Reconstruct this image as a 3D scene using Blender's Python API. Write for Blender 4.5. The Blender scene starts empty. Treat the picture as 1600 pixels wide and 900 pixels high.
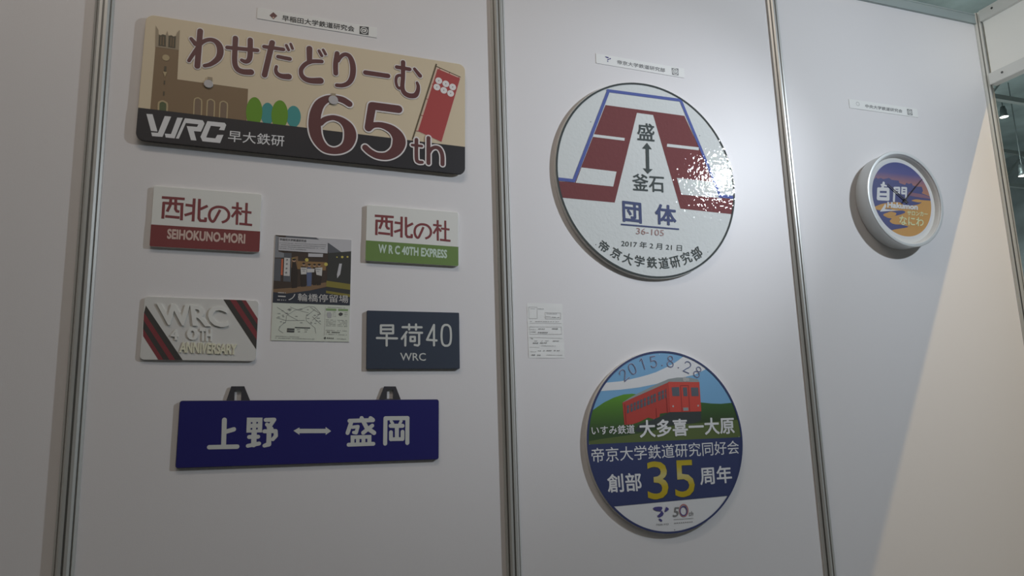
import bpy, bmesh, math, random
from mathutils import Vector, Matrix
from mathutils.geometry import tessellate_polygon
random.seed(4)
C = bpy.context.scene.collection
SC = bpy.context.scene

# ---------------------------------------------------------------- camera
cam_d = bpy.data.cameras.new('camera'); cam = bpy.data.objects.new('camera', cam_d); C.objects.link(cam)
cam_d.sensor_width = 36.0; cam_d.lens = 36.0 * 1123.51 / 1600.0
cam_d.clip_start = 0.02; cam_d.clip_end = 200
r = Vector((0.940964, -0.337084, -0.031010)); u = Vector((-0.030041, -0.174401, 0.984216)); f = Vector((0.337172, 0.925180, 0.174231))
cam.matrix_world = Matrix(((r.x, u.x, -f.x, 0.0), (r.y, u.y, -f.y, -1.7974), (r.z, u.z, -f.z, 1.225), (0, 0, 0, 1)))
SC.camera = cam

# ---------------------------------------------------------------- light
SC.view_settings.view_transform = 'Standard'; SC.view_settings.look = 'None'
SC.view_settings.gamma = 1.0; SC.view_settings.use_curve_mapping = False
SC.view_settings.exposure = 0.09
w = bpy.data.worlds.new('hall_air'); SC.world = w; w.use_nodes = True
w.node_tree.nodes['Background'].inputs[0].default_value = (0.80, 0.90, 1.0, 1)
w.node_tree.nodes['Background'].inputs[1].default_value = 0.05

def lamp(name, kind, loc, target, energy, color, **kw):
    d = bpy.data.lights.new(name, kind); d.energy = energy; d.color = color
    for k, v in kw.items(): setattr(d, k, v)
    o = bpy.data.objects.new(name, d); C.objects.link(o); o.location = loc
    o.rotation_euler = (Vector(target) - Vector(loc)).to_track_quat('-Z', 'Y').to_euler()
    return o
# cool LED lamp clamped inside the fascia, the one mirrored in the glossy round plate: a wide wash and a narrower beam
lamp('wash_light', 'SPOT', (2.52, -1.55, 2.54), (0.16, 0.0, 1.26), 72, (0.81, 0.905, 1.0), shadow_soft_size=0.05, spot_size=math.radians(164), spot_blend=1.0)
lamp('beam_light', 'SPOT', (2.52, -1.55, 2.54), (1.02, 0.0, 1.84), 66, (0.86, 0.91, 1.0), shadow_soft_size=0.05, spot_size=math.radians(40), spot_blend=1.0)
# warm strip lamp over the front of the booth, and an unseen fill spot added at left to brighten the fascia
lamp('strip_light', 'AREA', (-0.1, -1.2, 3.5), (-0.1, -1.2, 0.0), 9.5, (1.0, 0.87, 0.76), shape='RECTANGLE', size=1.1, size_y=0.25)
lamp('fascia_fill_light', 'SPOT', (-1.5, -2.5, 2.65), (2.6, -0.45, 2.60), 200, (0.93, 1.0, 0.98), shadow_soft_size=0.06, spot_size=math.radians(16), spot_blend=0.7)
# warm halogen on the outer side of the fascia, cut off by the fascia's lower edge
lamp('fascia_halogen', 'SPOT', (2.795, -1.80, 2.725), (2.35, 0.0, 1.05), 41, (1.0, 0.71, 0.29), shadow_soft_size=0.003, spot_size=math.radians(90), spot_blend=0.8)
# hall lighting far above the booth and above the aisles behind it
lamp('hall_light', 'AREA', (-3.5, -6.0, 8.2), (0.3, -0.4, 1.2), 105, (1.0, 0.865, 0.75), shape='RECTANGLE', size=9.0, size_y=5.0)
lamp('far_hall_light', 'AREA', (9.0, 12.0, 8.8), (9.0, 12.0, 0.0), 7500, (0.90, 1.0, 0.99), shape='RECTANGLE', size=7.0, size_y=5.0)

# ---------------------------------------------------------------- materials
def mat(name, col, rough=0.5, metal=0.0, spec=0.5, bump=None, var=None, emit=None, coat=0.0):
    m = bpy.data.materials.new(name); m.use_nodes = True; nt = m.node_tree
    b = nt.nodes['Principled BSDF']
    b.inputs['Base Color'].default_value = (*col, 1); b.inputs['Roughness'].default_value = rough
    b.inputs['Metallic'].default_value = metal; b.inputs['Specular IOR Level'].default_value = spec
    b.inputs['Coat Weight'].default_value = coat
    if emit: b.inputs['Emission Color'].default_value = (*emit[0], 1); b.inputs['Emission Strength'].default_value = emit[1]
    tc = None
    if bump or var: tc = nt.nodes.new('ShaderNodeTexCoord')
    if bump:
        n = nt.nodes.new('ShaderNodeTexNoise'); n.inputs['Scale'].default_value = bump[0]; n.inputs['Detail'].default_value = bump[2] if len(bump) > 2 else 2
        bm = nt.nodes.new('ShaderNodeBump'); bm.inputs['Strength'].default_value = 1.0; bm.inputs['Distance'].default_value = bump[1]
        nt.links.new(tc.outputs['Object'], n.inputs['Vector']); nt.links.new(n.outputs['Fac'], bm.inputs['Height']); nt.links.new(bm.outputs['Normal'], b.inputs['Normal'])
    if var:
        n = nt.nodes.new('ShaderNodeTexNoise'); n.inputs['Scale'].default_value = var[0]; n.inputs['Detail'].default_value = 4
        r_ = nt.nodes.new('ShaderNodeValToRGB')
        r_.color_ramp.elements[0].color = (*[c * (1 - var[1]) for c in col], 1); r_.color_ramp.elements[1].color = (*[min(1, c * (1 + var[1])) for c in col], 1)
        r_.color_ramp.elements[0].position = 0.3; r_.color_ramp.elements[1].position = 0.7
        nt.links.new(tc.outputs['Object'], n.inputs['Vector']); nt.links.new(n.outputs['Fac'], r_.inputs['Fac']); nt.links.new(r_.outputs['Color'], b.inputs['Base Color'])
    return m
def ramp_mat(name, stops, rough=0.4, axis=2, lo=0.0, hi=1.0):
    """a printed colour blend that belongs to the artwork itself (object space, metres)"""
    m = mat(name, stops[0][1], rough); nt = m.node_tree
    tc = nt.nodes.new('ShaderNodeTexCoord'); sp = nt.nodes.new('ShaderNodeSeparateXYZ'); mr = nt.nodes.new('ShaderNodeMapRange'); cr = nt.nodes.new('ShaderNodeValToRGB')
    mr.inputs['From Min'].default_value = lo; mr.inputs['From Max'].default_value = hi
    cr.color_ramp.elements[0].position = stops[0][0]; cr.color_ramp.elements[0].color = (*stops[0][1], 1)
    cr.color_ramp.elements[1].position = stops[-1][0]; cr.color_ramp.elements[1].color = (*stops[-1][1], 1)
    for p, c in stops[1:-1]:
        e = cr.color_ramp.elements.new(p); e.color = (*c, 1)
    nt.links.new(tc.outputs['Object'], sp.inputs[0]); nt.links.new(sp.outputs[axis], mr.inputs['Value']); nt.links.new(mr.outputs[0], cr.inputs['Fac'])
    nt.links.new(cr.outputs['Color'], nt.nodes['Principled BSDF'].inputs['Base Color'])
    return m

M = {}
def defmat(k, *a, **kw): M[k] = mat(k, *a, **kw)
defmat('wall_white', (0.785, 0.765, 0.768), 0.42, spec=0.35, bump=(420, 0.00012, 3))
defmat('aluminium', (0.60, 0.60, 0.575), 0.36, metal=0.4, bump=(60, 0.0001))
defmat('groove_dark', (0.22, 0.22, 0.21), 0.5, metal=0.6)
defmat('fascia_white', (0.86, 0.85, 0.82), 0.5)
defmat('rail_painted', (0.70, 0.70, 0.68), 0.4, metal=0.15)
defmat('top_rail_grey', (0.36, 0.42, 0.42), 0.45, metal=0.1)
defmat('screw_dark', (0.12, 0.12, 0.12), 0.5, metal=0.6)
defmat('floor_grey', (0.15, 0.14, 0.135), 0.7, var=(3, 0.15))
defmat('hall_ceiling', (0.36, 0.44, 0.44), 0.8, var=(0.6, 0.35))
defmat('hall_wall', (0.20, 0.235, 0.24), 0.8, var=(0.5, 0.4))
defmat('truss_steel', (0.30, 0.34, 0.33), 0.6)
defmat('lamp_shell', (0.17, 0.20, 0.20), 0.4, metal=0.6)
defmat('lamp_glow', (1, 0.97, 0.9), 0.5, emit=((1.0, 0.95, 0.85), 6.0))
defmat('paper', (0.83, 0.83, 0.81), 0.6)
defmat('ink', (0.07, 0.07, 0.07), 0.6)
defmat('ink_soft', (0.22, 0.22, 0.22), 0.6)
defmat('ink_faint', (0.45, 0.45, 0.45), 0.6)
defmat('acrylic_white', (0.80, 0.80, 0.76), 0.35)
defmat('acrylic_clear_white', (0.70, 0.69, 0.66), 0.3)
defmat('acrylic_cream', (0.80, 0.78, 0.60), 0.35)
defmat('cream', (0.70, 0.59, 0.42), 0.45)
defmat('black_band', (0.036, 0.034, 0.038), 0.45)
defmat('maroon', (0.135, 0.050, 0.050), 0.45)
defmat('white_print', (0.76, 0.76, 0.77), 0.45)
defmat('outline_white', (0.82, 0.78, 0.77), 0.45)
defmat('building_brown', (0.245, 0.165, 0.092), 0.5)
defmat('building_trim', (0.36, 0.29, 0.20), 0.5)
defmat('building_dark', (0.10, 0.085, 0.055), 0.5)
defmat('arch_inner', (0.22, 0.155, 0.105), 0.5)
defmat('door_green', (0.10, 0.13, 0.06), 0.5)
defmat('arch_tan', (0.48, 0.38, 0.22), 0.5)
defmat('tree_green', (0.14, 0.31, 0.02), 0.5)
defmat('tree_teal', (0.06, 0.30, 0.29), 0.5)
defmat('flag_red', (0.43, 0.070, 0.068), 0.5)
defmat('flag_hem', (0.72, 0.50, 0.40), 0.5)
defmat('pole_brown', (0.11, 0.085, 0.05), 0.5)
defmat('sign_red', (0.235, 0.062, 0.062), 0.4)
defmat('sign_red_text', (0.25, 0.068, 0.072), 0.4)
defmat('band_text', (0.66, 0.50, 0.44), 0.4)
defmat('sign_green', (0.175, 0.275, 0.085), 0.4)
defmat('green_text', (0.60, 0.72, 0.62), 0.4)
defmat('stripe_red', (0.25, 0.058, 0.065), 0.4)
defmat('stripe_black', (0.07, 0.065, 0.06), 0.4)
defmat('plate_navy', (0.050, 0.062, 0.090), 0.4)
defmat('plate_text', (0.62, 0.63, 0.60), 0.45)
defmat('enamel_blue', (0.022, 0.020, 0.15), 0.38)
defmat('enamel_edge', (0.035, 0.033, 0.075), 0.4)
defmat('bracket_black', (0.055, 0.052, 0.06), 0.45)
defmat('plate_white', (0.74, 0.77, 0.76), 0.02, spec=0.42, bump=(85, 0.0008, 1.5))
defmat('plate_edge', (0.70, 0.68, 0.64), 0.45)
defmat('plate_ring', (0.085, 0.095, 0.095), 0.02, spec=0.42, bump=(85, 0.0008, 1.5))
defmat('plate_maroon', (0.225, 0.085, 0.088), 0.02, spec=0.42, bump=(85, 0.0008, 1.5))
defmat('plate_blue', (0.13, 0.165, 0.42), 0.02, spec=0.42, bump=(85, 0.0008, 1.5))
defmat('plate_ink', (0.10, 0.115, 0.115), 0.02, spec=0.42, bump=(85, 0.0008, 1.5))
defmat('plate_navy_ink', (0.11, 0.13, 0.24), 0.02, spec=0.42, bump=(85, 0.0008, 1.5))
defmat('plate_brown_ink', (0.33, 0.17, 0.15), 0.2)
defmat('anniv_navy', (0.045, 0.058, 0.155), 0.4)
defmat('sky_blue', (0.20, 0.42, 0.66), 0.4)
defmat('train_red', (0.60, 0.075, 0.055), 0.4)
defmat('train_side', (0.48, 0.062, 0.048), 0.4)
defmat('train_line', (0.33, 0.045, 0.04), 0.4)
defmat('train_glass', (0.11, 0.125, 0.15), 0.4)
defmat('train_roof', (0.30, 0.33, 0.33), 0.4)
defmat('train_under', (0.05, 0.06, 0.06), 0.4)
defmat('lamp_grey', (0.45, 0.45, 0.44), 0.4)
defmat('grass_front', (0.115, 0.155, 0.05), 0.4)
defmat('date_navy', (0.075, 0.10, 0.24), 0.4)
defmat('logo_purple', (0.085, 0.075, 0.25), 0.4)
defmat('logo_red', (0.50, 0.22, 0.22), 0.4)
defmat('clock_case', (0.70, 0.72, 0.72), 0.38, metal=0.25)
defmat('hook_grey', (0.52, 0.50, 0.50), 0.4)
defmat('clock_dial', (0.80, 0.79, 0.76), 0.5)
defmat('clock_hand', (0.06, 0.05, 0.05), 0.4)
defmat('dusk_navy', (0.085, 0.095, 0.24), 0.5)
defmat('dusk_orange', (0.62, 0.34, 0.11), 0.5)
defmat('dusk_mauve', (0.28, 0.15, 0.20), 0.5)
defmat('pale_green', (0.72, 0.76, 0.46), 0.5)
defmat('fly_brown', (0.07, 0.05, 0.04), 0.5); defmat('fly_grey', (0.25, 0.26, 0.28), 0.5); defmat('fly_steel', (0.12, 0.125, 0.14), 0.5)
defmat('fly_tan', (0.24, 0.15, 0.085), 0.5); defmat('fly_glow', (0.30, 0.18, 0.08), 0.5); defmat('fly_navy', (0.045, 0.05, 0.065), 0.5)
defmat('fly_train', (0.055, 0.055, 0.05), 0.5); defmat('fly_olive', (0.26, 0.22, 0.05), 0.5); defmat('fly_lilac', (0.55, 0.54, 0.56), 0.5)
defmat('fly_paper', (0.66, 0.69, 0.60), 0.55); defmat('fly_red', (0.62, 0.16, 0.08), 0.5); defmat('fly_coat', (0.045, 0.035, 0.03), 0.5)
defmat('fly_denim', (0.12, 0.15, 0.26), 0.5); defmat('fly_green', (0.26, 0.38, 0.18), 0.5); defmat('fly_skin', (0.50, 0.33, 0.23), 0.5)
defmat('fly_shirt', (0.62, 0.60, 0.58), 0.5); defmat('fly_yellow', (0.62, 0.52, 0.12), 0.5)
M['hill_left'] = ramp_mat('hill_left', [(0, (0.05, 0.09, 0.035)), (0.55, (0.09, 0.22, 0.03)), (1, (0.14, 0.36, 0.03))], lo=0.035, hi=0.145)
M['hill_right'] = ramp_mat('hill_right', [(0, (0.045, 0.075, 0.03)), (1, (0.055, 0.16, 0.035))], lo=0.05, hi=0.13)
M['gold'] = ramp_mat('gold', [(0, (0.52, 0.38, 0.02)), (0.25, (0.56, 0.42, 0.03)), (0.52, (0.62, 0.54, 0.22)), (0.72, (0.56, 0.43, 0.04)), (1, (0.46, 0.36, 0.02))], lo=-0.15, hi=-0.045)
M['dusk_sky'] = ramp_mat('dusk_sky', [(0, (0.50, 0.24, 0.13)), (0.4, (0.40, 0.20, 0.20)), (0.75, (0.12, 0.12, 0.30)), (1, (0.09, 0.10, 0.28))], lo=0.02, hi=0.12)
def glass_mat():
    m = bpy.data.materials.new('clock_glass'); m.use_nodes = True; nt = m.node_tree; nt.nodes.clear()
    o = nt.nodes.new('ShaderNodeOutputMaterial'); t = nt.nodes.new('ShaderNodeBsdfTransparent'); g = nt.nodes.new('ShaderNodeBsdfGlossy'); x = nt.nodes.new('ShaderNodeMixShader')
    g.inputs['Roughness'].default_value = 0.03; x.inputs[0].default_value = 0.035
    nt.links.new(t.outputs[0], x.inputs[1]); nt.links.new(g.outputs[0], x.inputs[2]); nt.links.new(x.outputs[0], o.inputs[0]); return m
M['clock_glass'] = glass_mat()

# ---------------------------------------------------------------- helpers
MM = 0.001
def tag(o, label=None, cat=None, group=None, kind=None):
    if label: o['label'] = label
    if cat: o['category'] = cat
    if group: o['group'] = group
    if kind: o['kind'] = kind
    return o
def thing(name, label, cat, loc, rot=(0, 0, 0), group=None):
    o = bpy.data.objects.new(name, None); C.objects.link(o); o.location = loc; o.rotation_euler = rot
    o.empty_display_size = 0.05
    return tag(o, label, cat, group)
def area2(p): return sum(p[i][0] * p[(i + 1) % len(p)][1] - p[(i + 1) % len(p)][0] * p[i][1] for i in range(len(p)))
def clip(poly, conv):
    """Sutherland-Hodgman: poly against a convex counter-clockwise polygon"""
    out = list(poly)
    for i in range(len(conv)):
        a, b = conv[i], conv[(i + 1) % len(conv)]; inp, out = out, []
        def side(p): return (b[0] - a[0]) * (p[1] - a[1]) - (b[1] - a[1]) * (p[0] - a[0])
        for j in range(len(inp)):
            p, q = inp[j], inp[(j + 1) % len(inp)]; sp, sq = side(p), side(q)
            if sp >= 0: out.append(p)
            if (sp >= 0) != (sq >= 0):
                t = sp / (sp - sq); out.append((p[0] + t * (q[0] - p[0]), p[1] + t * (q[1] - p[1])))
        if not out: return []
    return out
def circ(r, n=96, cx=0, cy=0, ry=None):
    ry = r if ry is None else ry
    return [(cx + r * math.cos(2 * math.pi * i / n), cy + ry * math.sin(2 * math.pi * i / n)) for i in range(n)]
def rrect(w, h, r, n=8):
    pts = []
    for sx, sy, a0 in ((1, 1, 0), (-1, 1, 90), (-1, -1, 180), (1, -1, 270)):
        for k in range(n + 1):
            a = math.radians(a0 + 90 * k / n)
            pts.append((sx * (w / 2 - r) + r * math.cos(a), sy * (h / 2 - r) + r * math.sin(a)))
    return pts
def spline(pts, n=8, closed=False):
    """Catmull-Rom through (u, v[, w]) points"""
    out = []; N = len(pts); segs = N if closed else N - 1
    for i in range(segs):
        g = lambda k: pts[k % N] if closed else pts[max(0, min(N - 1, k))]
        p0, p1, p2, p3 = g(i - 1), g(i), g(i + 1), g(i + 2)
        for k in range(n):
            t = k / n
            out.append(tuple(0.5 * (2 * b + (c - a) * t + (2 * a - 5 * b + 4 * c - d) * t * t + (3 * b - a - 3 * c + d) * t ** 3) for a, b, c, d in zip(p0, p1, p2, p3)))
    if not closed: out.append(tuple(pts[-1]))
    return out
LAY = 0.30   # mm between printed layers
class Part:
    """one mesh: printed shapes in the sign's own plane, millimetres, u right, v up, d out from the wall"""
    def __init__(s, depth): s.bm = bmesh.new(); s.depth = depth; s.mats = []; s.eps = 0
    def mi(s, m):
        if m not in s.mats: s.mats.append(m)
        return s.mats.index(m)
    def v(s, p, d): return s.bm.verts.new((p[0] * MM, -d * MM, p[1] * MM))
    def lay(s, layer): s.eps += 0.004; return s.depth + LAY * layer + s.eps
    def face(s, pts, m, d):
        if area2(pts) < 0: pts = pts[::-1]
        fc = s.bm.faces.new([s.v(p, d) for p in pts]); fc.material_index = s.mi(m); return fc
    def poly(s, pts, m, layer=1, cl=None):
        pts = [(p[0], p[1]) for p in pts]
        if cl: pts = clip(pts, cl)
        q = []
        for p in pts:
            if not q or math.hypot(p[0] - q[-1][0], p[1] - q[-1][1]) > 1e-3: q.append(p)
        if len(q) > 2 and math.hypot(q[0][0] - q[-1][0], q[0][1] - q[-1][1]) < 1e-3: q.pop()
        if len(q) < 3: return
        d = s.lay(layer)
        if area2(q) < 0: q = q[::-1]
        vs = [s.v(p, d) for p in q]
        for t in tessellate_polygon([[Vector((p[0], p[1], 0)) for p in q]]):
            tri = [vs[i] for i in t]
            a = area2([q[i] for i in t])
            if abs(a) < 1e-7: continue
            if a < 0: tri = tri[::-1]
            try: s.bm.faces.new(tri).material_index = s.mi(m)
            except ValueError: pass
    def ring(s, ro, ri, m, layer, cx=0, cy=0, n=96, ko=1.0):
        d = s.lay(layer); a = [s.v(p, d) for p in circ(ro, n, cx, cy, ro * ko)]; b = [s.v(p, d) for p in circ(ri, n, cx, cy, ri * ko)]
        for i in range(n): s.bm.faces.new((a[i], a[(i + 1) % n], b[(i + 1) % n], b[i])).material_index = s.mi(m)
    def stroke(s, pts, m, layer=1, w=None, smooth=False, closed=False, grow=0.0, cap='round', n=8, cl=None):
        """a brush stroke of width w (or the third value of each point)"""
        P = [(p[0], p[1], (w if w is not None else p[2]) + grow) for p in pts]
        if smooth: P = spline(P, n, closed); 
        if not smooth or cl:
            Q = P + [P[0]] if closed else P
            if cap == 'butt' and len(Q) > 2 or cl or True:
                for i in range(len(Q) - 1): s._ribbon([Q[i], Q[i + 1]], m, layer, 'round' if cap == 'round' else ('start' if i == len(Q) - 2 and i > 0 else 'butt' if len(Q) == 2 else 'mid' if 0 < i else 'end'), cl)
            return
        if closed: P = P + [P[0]]
        s._ribbon(P, m, layer, cap if not closed else 'butt', cl)
    def _ribbon(s, P, m, layer, cap, cl=None):
        N = len(P); d0 = s.lay(layer); L = []; R = []
        if N == 2 and math.hypot(P[1][0] - P[0][0], P[1][1] - P[0][1]) < 1e-4: return
        for i in range(N):
            a, b = P[max(0, i - 1)], P[min(N - 1, i + 1)]; dx, dy = b[0] - a[0], b[1] - a[1]; l = math.hypot(dx, dy) or 1e-9
            nx, ny = -dy / l, dx / l; h = P[i][2] / 2
            L.append((P[i][0] + nx * h, P[i][1] + ny * h)); R.append((P[i][0] - nx * h, P[i][1] - ny * h))
        dep = lambda i: d0 + (0.003 * i / N if N > 2 else 0)
        def capv(i, rev, k=8):
            p = P[i]; q = P[i - 1] if rev else P[i + 1]
            a0 = math.atan2(p[1] - q[1], p[0] - q[0]); h = p[2] / 2
            return [(p[0] + h * math.cos(a0 + t), p[1] + h * math.sin(a0 + t)) for t in [math.pi / 2 - math.pi * j / k for j in range(1, k)]]
        if N == 2:
            pts = []
            st = cap in ('round', 'start', 'mid_'); 
            head = capv(0, False) if cap in ('round', 'start', 'mid') else []
            tail = capv(1, True) if cap in ('round', 'end', 'mid') else []
            # outline: L0 -> L1, tail, R1 -> R0, head
            pts = [L[0], L[1]] + tail + [R[1], R[0]] + head
            if cl:
                pts = clip(pts if area2(pts) > 0 else pts[::-1], cl)
                if len(pts) < 3: return
            s.face(pts, m, d0); return
        lv = [s.v(p, dep(i)) for i, p in enumerate(L)]; rv = [s.v(p, dep(i)) for i, p in enumerate(R)]
        k = s.mi(m)
        for i in range(N - 1):
            try: s.bm.faces.new((rv[i], rv[i + 1], lv[i + 1], lv[i])).material_index = k
            except ValueError: pass
        if cap == 'round':
            for i, rev in ((0, False), (N - 1, True)):
                c = [s.v(p, dep(i)) for p in capv(i, rev)]
                loop = ([lv[i]] + c + [rv[i]]) if rev else ([rv[i]] + c + [lv[i]])
                fc = s.bm.faces.new(loop[::-1]); fc.material_index = k
    def text(s, body, q, m, layer=1, bold=0.0, rise=0.0):
        """q = bottom-left, bottom-right, top-left corners of the lettering's outline box"""
        multi = bold > 0 and not rise and (not body.isascii() or bold > 0.035)
        c = bpy.data.curves.new('t', 'FONT'); c.body = body; c.offset = 0.0 if multi else bold; c.resolution_u = 3; c.fill_mode = 'FRONT'
        o = bpy.data.objects.new('t', c); C.objects.link(o); bpy.context.view_layer.update()
        me = bpy.data.meshes.new_from_object(o.evaluated_get(bpy.context.evaluated_depsgraph_get()))
        bpy.data.objects.remove(o); bpy.data.curves.remove(c)
        xs = [v.co.x for v in me.vertices]; ys = [v.co.y for v in me.vertices]
        x0, x1, y0, y1 = min(xs), max(xs), min(ys), max(ys)
        (bx, by), (rx, ry), (tx, ty) = [(p[0], p[1]) for p in q]; k = s.mi(m)
        e = bold if multi else 0.0; x0 -= e; x1 += e; y0 -= e; y1 += e
        fs = []
        for ox, oy in ([(e * math.cos(a * math.pi / 4), e * math.sin(a * math.pi / 4)) for a in range(8)] if multi else [(0, 0)]):
            d = s.lay(layer) + rise; vs = []     # heavier weights are printed as close overprints
            for v in me.vertices:
                a, b = (v.co.x + ox - x0) / (x1 - x0), (v.co.y + oy - y0) / (y1 - y0)
                vs.append(s.v((bx + a * (rx - bx) + b * (tx - bx), by + a * (ry - by) + b * (ty - by)), d))
            for p in me.polygons:
                try: fc = s.bm.faces.new([vs[i] for i in p.vertices]); fc.material_index = k; fs.append(fc)
                except ValueError: pass
        if rise:
            back = s.depth
            es = [e for fc in fs for e in fc.edges if len(e.link_faces) == 1]
            bk = {}
            for e in set(es):
                for v in e.verts:
                    if v not in bk: bk[v] = s.bm.verts.new((v.co.x, -back * MM, v.co.z))
                lp = e.link_loops[0]; a, b = lp.vert, lp.link_loop_next.vert
                s.bm.faces.new((b, a, bk[a], bk[b])).material_index = k
        bpy.data.meshes.remove(me)
    def textc(s, body, cx, cy, h, ang, m, layer=1, bold=0.0, wf=1.0):
        """one character centred at (cx, cy), height h, turned by ang radians"""
        c, n = math.cos(ang), math.sin(ang); hw = h * wf / 2; hh = h / 2
        P = lambda a, b: (cx + a * c - b * n, cy + a * n + b * c)
        s.text(body, [P(-hw, -hh), P(hw, -hh), P(-hw, hh)], m, layer, bold)
    def slab(s, outline, m_face, m_edge, d0, d1, bev=0.6, low=None):
        """a board: outline extruded from d0 (wall side) to d1, with a small chamfer on the front edge"""
        if area2(outline) < 0: outline = outline[::-1]
        n = len(outline); cx = sum(p[0] for p in outline) / n; cy = sum(p[1] for p in outline) / n
        ins = []
        for i, p in enumerate(outline):
            a, b = outline[i - 1], outline[(i + 1) % n]
            e1 = (p[0] - a[0], p[1] - a[1]); e2 = (b[0] - p[0], b[1] - p[1]); l1 = math.hypot(*e1) or 1; l2 = math.hypot(*e2) or 1
            nx = -(e1[1] / l1 + e2[1] / l2); ny = e1[0] / l1 + e2[0] / l2; l = math.hypot(nx, ny) or 1
            k = bev / max(0.35, l / 2)
            ins.append((p[0] + nx / l * k, p[1] + ny / l * k))
        A = [s.v(p, d0) for p in outline]; B = [s.v(p, d1 - bev) for p in outline]; F = [s.v(p, d1) for p in ins]
        kf, ke = s.mi(m_face), s.mi(m_edge)
        s.bm.faces.new(F).material_index = kf
        s.bm.faces.new(A[::-1]).material_index = ke
        for i in range(n):
            j = (i + 1) % n
            ki = s.mi(low[1]) if low and (outline[i][1] + outline[j][1]) / 2 < low[0] else ke
            s.bm.faces.new((A[i], A[j], B[j], B[i])).material_index = ki
            s.bm.faces.new((B[i], B[j], F[j], F[i])).material_index = ki
    def build(s, name, parent, label=None):
        me = bpy.data.meshes.new(name); s.bm.to_mesh(me); s.bm.free()
        for m in s.mats: me.materials.append(M[m])
        o = bpy.data.objects.new(name, me); C.objects.link(o); o.parent = parent
        if label: o['label'] = label
        return o
def box_bm(bm, x0, x1, y0, y1, z0, z1, mi=0):
    vs = [bm.verts.new((x, y, z)) for x in (x0, x1) for y in (y0, y1) for z in (z0, z1)]
    for q in ((0, 1, 3, 2), (4, 6, 7, 5), (0, 4, 5, 1), (2, 3, 7, 6), (0, 2, 6, 4), (1, 5, 7, 3)):
        bm.faces.new([vs[i] for i in q]).material_index = mi
def obj(name, bm, mats, parent=None, kind=None, loc=(0, 0, 0), smooth=False):
    bmesh.ops.recalc_face_normals(bm, faces=bm.faces)
    me = bpy.data.meshes.new(name); bm.to_mesh(me); bm.free()
    for m in ([mats] if isinstance(mats, str) else mats): me.materials.append(M[m])
    if smooth: me.polygons.foreach_set('use_smooth', [True] * len(me.polygons))
    o = bpy.data.objects.new(name, me); C.objects.link(o); o.location = loc; o.parent = parent
    if kind: o['kind'] = kind
    return o
def lathe(profile, n=72):
    """profile of (radius, depth) in mm turned about the axis out of the wall"""
    bm = bmesh.new(); rings = []
    for rr, d in profile:
        rings.append([bm.verts.new((rr * MM * math.cos(2 * math.pi * i / n), -d * MM, rr * MM * math.sin(2 * math.pi * i / n))) for i in range(n)])
    for a, b in zip(rings, rings[1:]):
        for i in range(n): bm.faces.new((a[i], a[(i + 1) % n], b[(i + 1) % n], b[i]))
    return bm

# ---------------------------------------------------------------- setting
POST = [-1.345, -0.355, 0.635, 1.625, 2.615]
bm = bmesh.new()                                    # five white system panels held in the posts
for a, b in zip(POST, POST[1:]):
    box_bm(bm, a + 0.012, b - 0.012, 0.0, 0.004, 0.06, 2.662)
box_bm(bm, -2.335 + 0.012, -1.345 - 0.012, 0.0, 0.004, 0.06, 2.662)
obj('wall_back', bm, 'wall_white', kind='structure')
def post_profile():
    """octagonal system profile, 40 mm across, one T-slot in each face"""
    R = 0.020; t = math.tan(math.pi / 8) * R; pts = []
    for k in range(8):
        a = math.pi / 4 * k; nx, ny = math.cos(a), math.sin(a); tx, ty = -ny, nx
        for s_, dpt in ((-t, 0), (-0.0023, 0), (-0.0023, 0.0032), (0.0023, 0.0032), (0.0023, 0)):
            pts.append((nx * (R - dpt) + tx * s_, ny * (R - dpt) + ty * s_))
    return pts
def make_post(name, x, z0, z1):
    bm = bmesh.new(); P = post_profile(); n = len(P)
    a = [bm.verts.new((p[0], p[1] + 0.002, z0)) for p in P]; b = [bm.verts.new((p[0], p[1] + 0.002, z1)) for p in P]
    for i in range(n):
        fc = bm.faces.new((a[i], a[(i + 1) % n], b[(i + 1) % n], b[i])); fc.material_index = 1 if i % 5 == 2 else 0
    bm.faces.new(a[::-1]); bm.faces.new(b)
    return obj(name, bm, ['aluminium', 'groove_dark'], kind='structure', loc=(x, 0, 0))
for i, x in enumerate(POST): make_post('trim_%d' % (i + 1), x, 0.0, 2.705)
def rail(name, x0, x1, z0, z1, m):
    bm = bmesh.new()
    for a, b in zip(x0, x1):
        box_bm(bm, a, b, -0.008, 0.012, z0, z1)
        box_bm(bm, a, b, -0.0095, -0.0075, z1 - 0.006, z1); box_bm(bm, a, b, -0.0095, -0.0075, z0, z0 + 0.004)
    return obj(name, bm, m, kind='structure')
xs0 = [-2.335 + 0.02] + [p + 0.0195 for p in POST[:-1]]; xs1 = [POST[0] - 0.0195] + [p - 0.0195 for p in POST[1:]]
rail('trim_6', xs0, xs1, 2.659, 2.70, 'top_rail_grey')
rail('trim_7', xs0, xs1, 0.03, 0.07, 'top_rail_grey')
bm = bmesh.new(); box_bm(bm, -14, 26, -22, 18, -0.05, 0.0); obj('floor', bm, 'floor_grey', kind='structure')
bm = bmesh.new(); box_bm(bm, -14, 26, -22, 18, 10.0, 10.2); obj('ceiling', bm, 'hall_ceiling', kind='structure')
for nm, q in (('wall_north', (-14, 26, 18, 18.2)), ('wall_south', (-14, 26, -22.2, -22)), ('wall_west', (-14.2, -14, -22, 18)), ('wall_east', (26, 26.2, -22, 18))):
    bm = bmesh.new(); box_bm(bm, *q, 0.0, 10.0); obj(nm, bm, 'hall_wall', kind='structure')

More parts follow.
